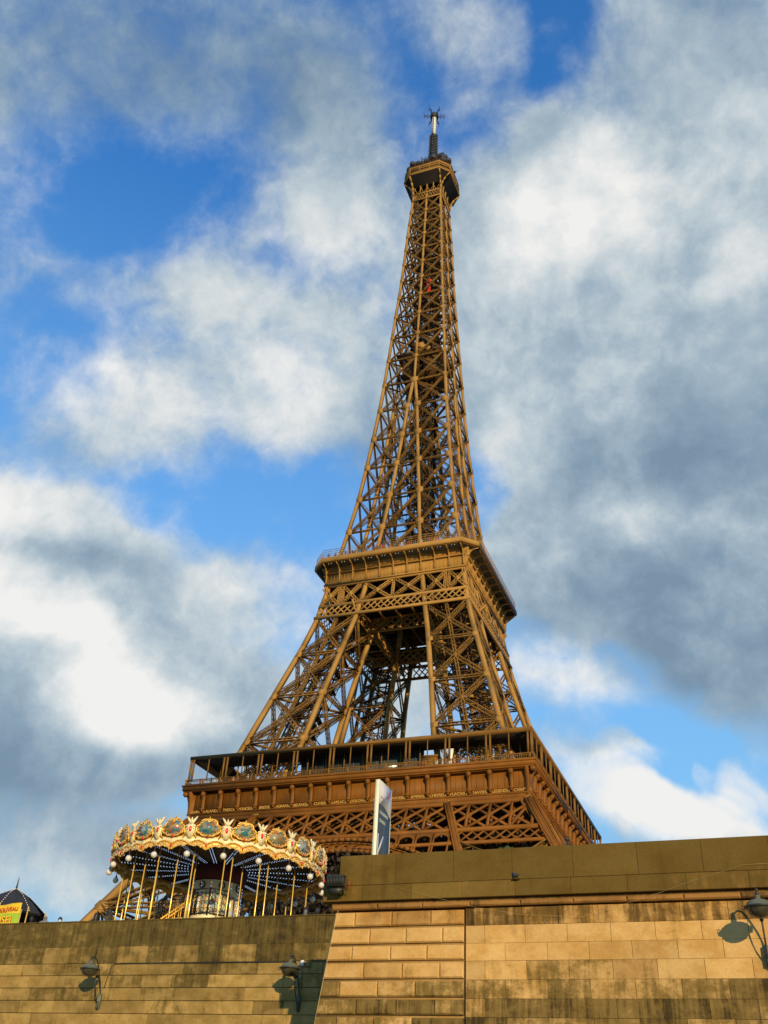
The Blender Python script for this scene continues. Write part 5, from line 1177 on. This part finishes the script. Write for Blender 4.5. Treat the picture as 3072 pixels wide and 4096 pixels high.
HR = [.15,.16,.15,.13,.11,.08,.075,.04,.06,.04,.03,.06,.04,.03,.07,.04,.03,.07,.04,.03,.04,.05]
hs_ = skin('carousel_horse', HV, HE, HR, M['horse'], caro); hm = hs_.data
k = MB(); k.lathe([(.165,-.14),(.18,-.1),(.185,.1),(.165,.14)], 14); sdm = k.mesh('saddle'); sdm.transform(Matrix.Translation((0,0,.66)) @ Matrix.Rotation(PI/2,4,'Y'))
def place_horse(o, i):
    a = A0+R_(6)+i*PI/8; o.location = cyl(4.25 if i < 16 else 3.3, a if i < 16 else A0+R_(17)+(i-16)*PI/5, .45+.25*(i%3)); o.rotation_euler = (0,0,a-PI/2)
place_horse(hs_, 0); link('saddle', sdm, M['saddle'], hs_)
for i in [*range(1,16), *range(16,26)]: c = dup(hs_, caro); place_horse(c, i); link('saddle', sdm, M['saddle'], c)
# dark interior: curtain backdrop between drum and far side is simply deep shade; foliage tubs around the deck
# ================================================================== STALL
M['tarp'] = mat('dark_tarpaulin', (.02,.018,.022), .7, 0, .3, 2); M['byel'] = mat('banner_yellow', (.75,.48,.02), .6, 0, .04, 2); M['bgrn'] = mat('banner_green', (.33,.50,.03), .6, 0, .05, 2); M['bred'] = mat('banner_red_text', (.5,.07,.01), .6); M['bwht'] = M['white']
stl = empty('refreshment_stall', (38.45,-160,2.7), 0, 'dark pagoda roofed stall with spike and bulbs at the far left edge', 'stall')
k = MB(); apex = (0,0,3.87); rim = []
nseg = 28
prof = [(.01,3.9),(.30,3.80),(.75,3.56),(1.15,3.26),(1.5,2.98),(1.74,2.76)]
k.lathe(prof, 8, (0,0,0), PI/8); k.lathe([(r-.02 if r > .1 else .01,z-.05) for r,z in prof], 8, (0,0,0), PI/8); k.obj('roof', M['tarp'], stl)
k = MB(); k.tube([(0,0,3.85),(0,.0,4.45)], [.05,.012], 8); k.sphere((0,0,3.9),.09,8); k.obj('roof_spike', M['lampd'], stl)
k = MB()
for e in range(8):
    a = PI/8+e*PI/4
    for j in range(14):
        t = j/13*(len(prof)-1); i0 = min(int(t),len(prof)-2); f_ = t-i0; r = prof[i0][0]*(1-f_)+prof[i0+1][0]*f_; z = prof[i0][1]*(1-f_)+prof[i0+1][1]*f_; k.sphere((r*math.cos(a),r*math.sin(a),z+.05), .028, 6)
k.obj('roof_bulbs', M['globe'], stl)
k = MB()
for e in range(8):
    a = PI/8+e*PI/4; k.tube([(1.6*math.cos(a),1.6*math.sin(a),0),(1.6*math.cos(a),1.6*math.sin(a),2.98)], .03, 8)
k.obj('brass_post', M['brass'], stl)
k = MB(); k.lathe([(1.0,0),(1.0,1.0),(1.15,1.02),(1.15,1.1),(.9,1.1),(.2,1.1)], 8, (0,0,0), PI/8); k.obj('counter', M['tarp'], stl)
k = MB(); k.sphere((1.15,-.9,2.55),.18,10,1.3); k.sphere((.8,-1.1,2.45),.14,10,1.2); k.sphere((1.0,-.7,2.3),.12,8); k.obj('hanging_goods', M['tarp'], stl)
bn = empty('banner', (40.05,-161.9,2.7), 0, 'yellow and green cloth banner with red lettering in front of the dark stall', 'banner')
ang = .0
k = MB(); pts = []
for i in range(13):
    x = -1.9+2.45*i/12; y = .05*math.sin(i*1.1)
    pts.append((x,y))
def strip(z0f, z1f, mt, nm):
    k = MB(); vs = [(x,y,z0f(x)) for x,y in pts]+[(x,y,z1f(x)) for x,y in pts]+[(x,y+.012,z0f(x)) for x,y in pts]+[(x,y+.012,z1f(x)) for x,y in pts]; n = len(pts)
    k.poly(vs, [(i,i+1,n+i+1,n+i) for i in range(n-1)]+[(2*n+i+1,2*n+i,3*n+i,3*n+i+1) for i in range(n-1)]+[(n+i,n+i+1,3*n+i+1,3*n+i) for i in range(n-1)]); return k.obj(nm, mt, bn)
ys = strip(lambda x: 2.42+.03*x, lambda x: 2.82+.07*x, M['byel'], 'upper_band'); gs_ = strip(lambda x: 1.3, lambda x: 2.42+.03*x, M['bgrn'], 'lower_band')
o = link('lettering', text_mesh('DU NOUVEAU', .23, .004, 'RIGHT', .006), M['bred'], bn); o.location = (.5,-.07,2.53); o.rotation_euler = (PI/2,-.05,0)
o = link('lettering', text_mesh('CARROUSEL', .46, .004, 'RIGHT', .004, .95), M['byel'], bn); o.location = (.38,-.075,1.99); o.rotation_euler = (PI/2,0,0)
o = link('lettering', text_mesh('CARROUSEL', .46, .003, 'RIGHT', .016, .95), M['bred'], bn); o.location = (.395,-.065,1.98); o.rotation_euler = (PI/2,0,0)
k = MB(); k.box((-1.9,.03,.0),(-1.85,.08,2.45)); k.box((.55,.03,.0),(.6,.08,2.6)); k.obj('banner_pole', M['brass'], bn)
# ================================================================== PEOPLE
M['skin'] = mat('skin', (.48,.27,.17), .55, 0, .06, 8); M['hair'] = mat('dark_hair', (.015,.010,.008), .5, 0, .3, 20, sc3=(6,6,1)); M['hairg'] = mat('grey_hair', (.45,.42,.4), .6, 0, .2, 20)
def cloth(c, nm='cloth'): return mat(nm, c, .8, 0, .12, 6)
CL = {n: cloth(c, n+'_cloth') for n,c in dict(olive=(.06,.055,.03), black=(.015,.015,.018), blue=(.05,.08,.2), white=(.6,.6,.58), red=(.5,.04,.03), pink=(.55,.22,.22), teal=(.05,.25,.25), grey=(.15,.15,.16), orange=(.6,.22,.04), denim=(.05,.07,.13)).items()}
def body_mesh(h=1.70, pose=0):
    s = h/1.70; ax = .24; ay = [0,.12,.2][pose]
    Vv = [(0,0,.92),(0,0,1.08),(0,.0,1.28),(0,.01,1.40),(0,.0,1.49),(0,-.015,1.56),(0,-.01,1.63),
          (.19,.0,1.385),(-.19,.0,1.385),(ax,-.02,1.12),(-ax,-.02,1.12),(ax+.01,-.10-ay,.92+ay),(-ax-.01,-.10-ay,.92+ay),(ax,-.16-ay,.86+ay*1.3),(-ax,-.16-ay,.86+ay*1.3),
          (.10,0,.86),(-.10,0,.86),(.11,-.01,.48),(-.11,-.01,.48),(.11,.03,.09),(-.11,.03,.09),(.12,-.12,.04),(-.12,-.12,.04)]
    E_ = [(0,1),(1,2),(2,3),(3,4),(4,5),(5,6),(3,7),(3,8),(7,9),(8,10),(9,11),(10,12),(11,13),(12,14),(0,15),(0,16),(15,17),(16,18),(17,19),(18,20),(19,21),(20,22)]
    Rr = [(.15,.11),(.13,.095),(.16,.11),(.12,.08),.052,(.072,.09),(.07,.085),.062,.062,.045,.045,.036,.036,.03,.03,.085,.085,.06,.06,.042,.042,.04,.04]
    o = skin('body', [tuple(c*s for c in v) for v in Vv], E_, [tuple(q*s for q in r) if isinstance(r,tuple) else r*s for r in Rr], None, None, 2)
    me = o.data; bpy.data.objects.remove(o)
    bm = bmesh.new(); bm.from_mesh(me)
    # nose and chin pulled out of the head surface (face looks to -y)
    for v in bm.verts:
        x,y,z = (c/s for c in v.co)
        if y < -.06 and z > 1.45:
            v.co.y -= s*(.022*math.exp(-((x/.014)**2+((z-1.555)/.022)**2)) + .012*math.exp(-((x/.03)**2+((z-1.49)/.02)**2)) + .006*math.exp(-((x/.02)**2+((z-1.52)/.01)**2)))
            v.co.y += s*.010*math.exp(-(((abs(x)-.032)/.015)**2+((z-1.585)/.012)**2))
    bm.to_mesh(me); bm.free()
    for p in me.polygons:
        z = p.center.z/s; y = p.center.y/s; x = abs(p.center.x/s)
        p.material_index = 1 if z > 1.455 or (x > .2 and z < .98+ [0,.12,.3][pose]) else 2 if z < .93 and x < .21 else 0
    return me
bmesh_cache = [body_mesh(1.70, q) for q in (0,1,2)]
def hair_mesh(kind):
    b = MB(); 
    pr = []
    for j in range(9):
        t = j/8*PI*(.62 if kind == 'short' else .7); pr.append((max(.001,.086*math.sin(t)), .112*math.cos(t)))
    b.lathe(pr, 18, (0,.018,1.618))
    if kind == 'long':
        b.lathe([(.082,0),(.092,-.10),(.085,-.22),(.05,-.3),(.001,-.31)], 18, (0,.045,1.60), 0, PI)
        b.poly([(-.09,.02,1.62),(-.05,-.075,1.60),(-.095,-.03,1.40),(-.07,.09,1.38)], [(0,1,2,3)]); b.poly([(.09,.02,1.62),(.05,-.075,1.60),(.095,-.03,1.40),(.07,.09,1.38)], [(3,2,1,0)])
    me = b.mesh('hair'); me.polygons.foreach_set('use_smooth',[True]*len(me.polygons)); return me
hm_s, hm_l = hair_mesh('short'), hair_mesh('long')
fe = MB()
for s_ in (-1,1): fe.sphere((s_*.03,-.086,1.585), .008, 6); fe.sphere((s_*.084,.0,1.57), .02, 6, 1.4)
fem = fe.mesh('eyes')
def person(loc, rz, top, legs, label, group=None, hair='dark', long=False, h=1.7, pose=0, detail=True, hm2=None):
    t = empty('person', loc, rz, label, 'person', group); t.scale = (h/1.7,)*3
    me = bmesh_cache[pose].copy(); o = link('body', me, [CL[top], M['skin'], CL[legs]], t)
    if hair != 'bald': link('hair', (hm_l if long else hm_s), M['hair'] if hair == 'dark' else M['hairg'], t)
    return t
camdir = lambda x,y: math.atan2(CP.y-y, CP.x-x)+PI/2
def at(az, y): 
    d = y-CP.y; return CP.x+d*math.tan(R_(az))
for az, y, tz, kw, lab in [
    (-40.19,-164.9,.1722,dict(top='black',legs='denim',pose=0),'dark haired person whose head just shows over the low quay wall beside the stall post'),
    (-39.49,-164.7,.1757,dict(top='grey',legs='black',hair='bald',pose=0),'bald person whose pink head shows over the low quay wall, second from the stall'),
    (-38.75,-164.4,.1745,dict(top='white',legs='denim',hair='grey',pose=1),'pale grey haired person barely showing over the low quay wall, third from the stall'),
    (-36.93,-164.8,.1817,dict(top='black',legs='black',long=True,pose=0,back=1),'person with black hair seen from behind over the quay wall beside the long haired woman'),
    (-36.25,-164.6,.1868,dict(top='olive',legs='denim',long=True,pose=0,side=1),'long haired woman in olive top looking sideways over the quay wall left of the carousel'),
    (-29.14,-164.6,.1925,dict(top='grey',legs='denim',hair='grey'),'fair haired person barely showing over the wall below the carousel balcony'),
    (-26.37,-164.6,.1975,dict(top='white',legs='denim',hair='bald'),'bald head just showing over the wall at the right side of the carousel'),
    (-24.95,-163.5,.2040,dict(top='black',legs='black',pose=1),'person in black standing in shade beside the pier right of the carousel'),
    (-25.6,-162.5,.2040,dict(top='grey',legs='denim',pose=1),'person in grey in shade between the carousel and the pier')]:
    x = at(az, y); slant = math.hypot(x-CP.x, y-CP.y); top = CP.z+tz*slant; h = min(1.95, max(1.4, top-2.7))
    rz = camdir(x,y)+(PI if kw.pop('back',0) else 0)+(1.15 if kw.pop('side',0) else 0)+random.uniform(-.3,.3)*0
    person((x,y,2.7 if top-2.7 < 1.95 else top-1.95), rz, kw.pop('top'), kw.pop('legs'), lab, h=h, **kw)
# visitors on the tower decks
tops = ['red','white','blue','pink','teal','grey','orange','black','olive','white','red','pink']
wts = ['in a red top','in a white top','in a blue top','in a pink top','in a teal top','in a grey top','in an orange top','in a black top','in an olive top']
def visitors(n, x0, x1, y, z, where, grp, side=False):
    q = random.Random(int(z)); step = (x1-x0)/n
    for i in range(n):
        t = tops[(i*5+q.randint(0,3))%len(tops)]; x = x0+step*(i+q.uniform(.15,.85)); yy = y+q.uniform(0,.8)
        loc = (x,yy,z) if not side else (-yy,x,z)
        o = empty('person', loc, q.uniform(-1,1)*.6+(PI/2 if side else 0), 'tiny visitor in %s top %s' % (t, where), 'person', grp)
        link('body', bmesh_cache[i%2], None, o) if False else None
        key = (t, i%2)
        if key not in vis: 
            me = bmesh_cache[i%2].copy(); me.materials.clear()
            for m_ in (CL[t], M['skin'], CL['denim']): me.materials.append(m_)
            vis[key] = me
        b_ = bpy.data.objects.new('body', vis[key]); COL.objects.link(b_); b_.parent = o
        h_ = bpy.data.objects.new('hair', hm_s); COL.objects.link(h_); h_.parent = o
vis = {}
if not hm_s.materials: hm_s.materials.append(M['hair'])
visitors(34, -16.5, 17, -20.2, 116.72, 'behind the rail of the tower second floor', 'visitors on the second floor front')
visitors(12, -33.5, -12, -34.9, 57.42, 'on the left part of the first floor gallery', 'visitors on the first floor left')
visitors(14, 14, 34, -34.9, 57.42, 'on the right part of the first floor gallery', 'visitors on the first floor right')
tree((at(2.9,-160)+.8, -160.0, 2.7), 6.2, 2.6, 'dark leafy tree mostly beyond the right edge behind the parapet', 4000)

M['leafb'] = mat('tree_leaves_brown', (.018,.014,.006), .7, 0, .4, 5, col2=(.05,.028,.010))
def tree2(az, y, H, cr, lab, n, zlow=.12):
    t = empty('tree', (at(az,y), y, 2.6), az, lab, 'tree', None); q = random.Random(int(az*10)); b = MB(); b.tube([(0,0,0),(.1,0,H*.3),(0,.1,H*.6),(.1,0,H*.85)], [.2,.16,.1,.04], 8); tips = []
    for i in range(40):
        a = q.random()*2*PI; z0 = H*q.uniform(zlow,.8); e = (cr*q.uniform(.4,1)*math.cos(a), cr*q.uniform(.4,1)*math.sin(a), min(H*.93, z0+q.uniform(.1,1.2))); b.tube([(0,0,z0),(e[0]*.5,e[1]*.5,(z0+e[2])/2+.1),e], [.06,.04,.012], 5); tips.append(e)
    b.obj('trunk', M['bark'], t); l = MB()
    for i in range(n):
        e = q.choice(tips); f = q.uniform(.2,1.1); p = A3((e[0]*f+q.gauss(0,.4), e[1]*f+q.gauss(0,.4), e[2]+q.gauss(0,.5))); s = q.uniform(.08,.18)
        d1 = A3((q.gauss(0,1),q.gauss(0,1),q.gauss(0,1))); d1 /= np.linalg.norm(d1); d2 = np.cross(d1,(q.gauss(0,1),q.gauss(0,1),1)); d2 /= np.linalg.norm(d2); l.poly([p-d1*s, p+d2*s*.6, p+d1*s, p-d2*s*.6], [(0,1,2,3)])
    l.obj('crown', M['leafb'], t)
tree2(-24.6, -146, 8.6, 2.8, 'dark brown leaved tree filling the gap between carousel and parapet', 9000)
tree2(-27.6, -142, 8.6, 3.0, 'dark tree behind the right half of the carousel', 9000)
tree2(-30.6, -141, 7.4, 2.6, 'dark tree behind the middle drum of the carousel', 7000)
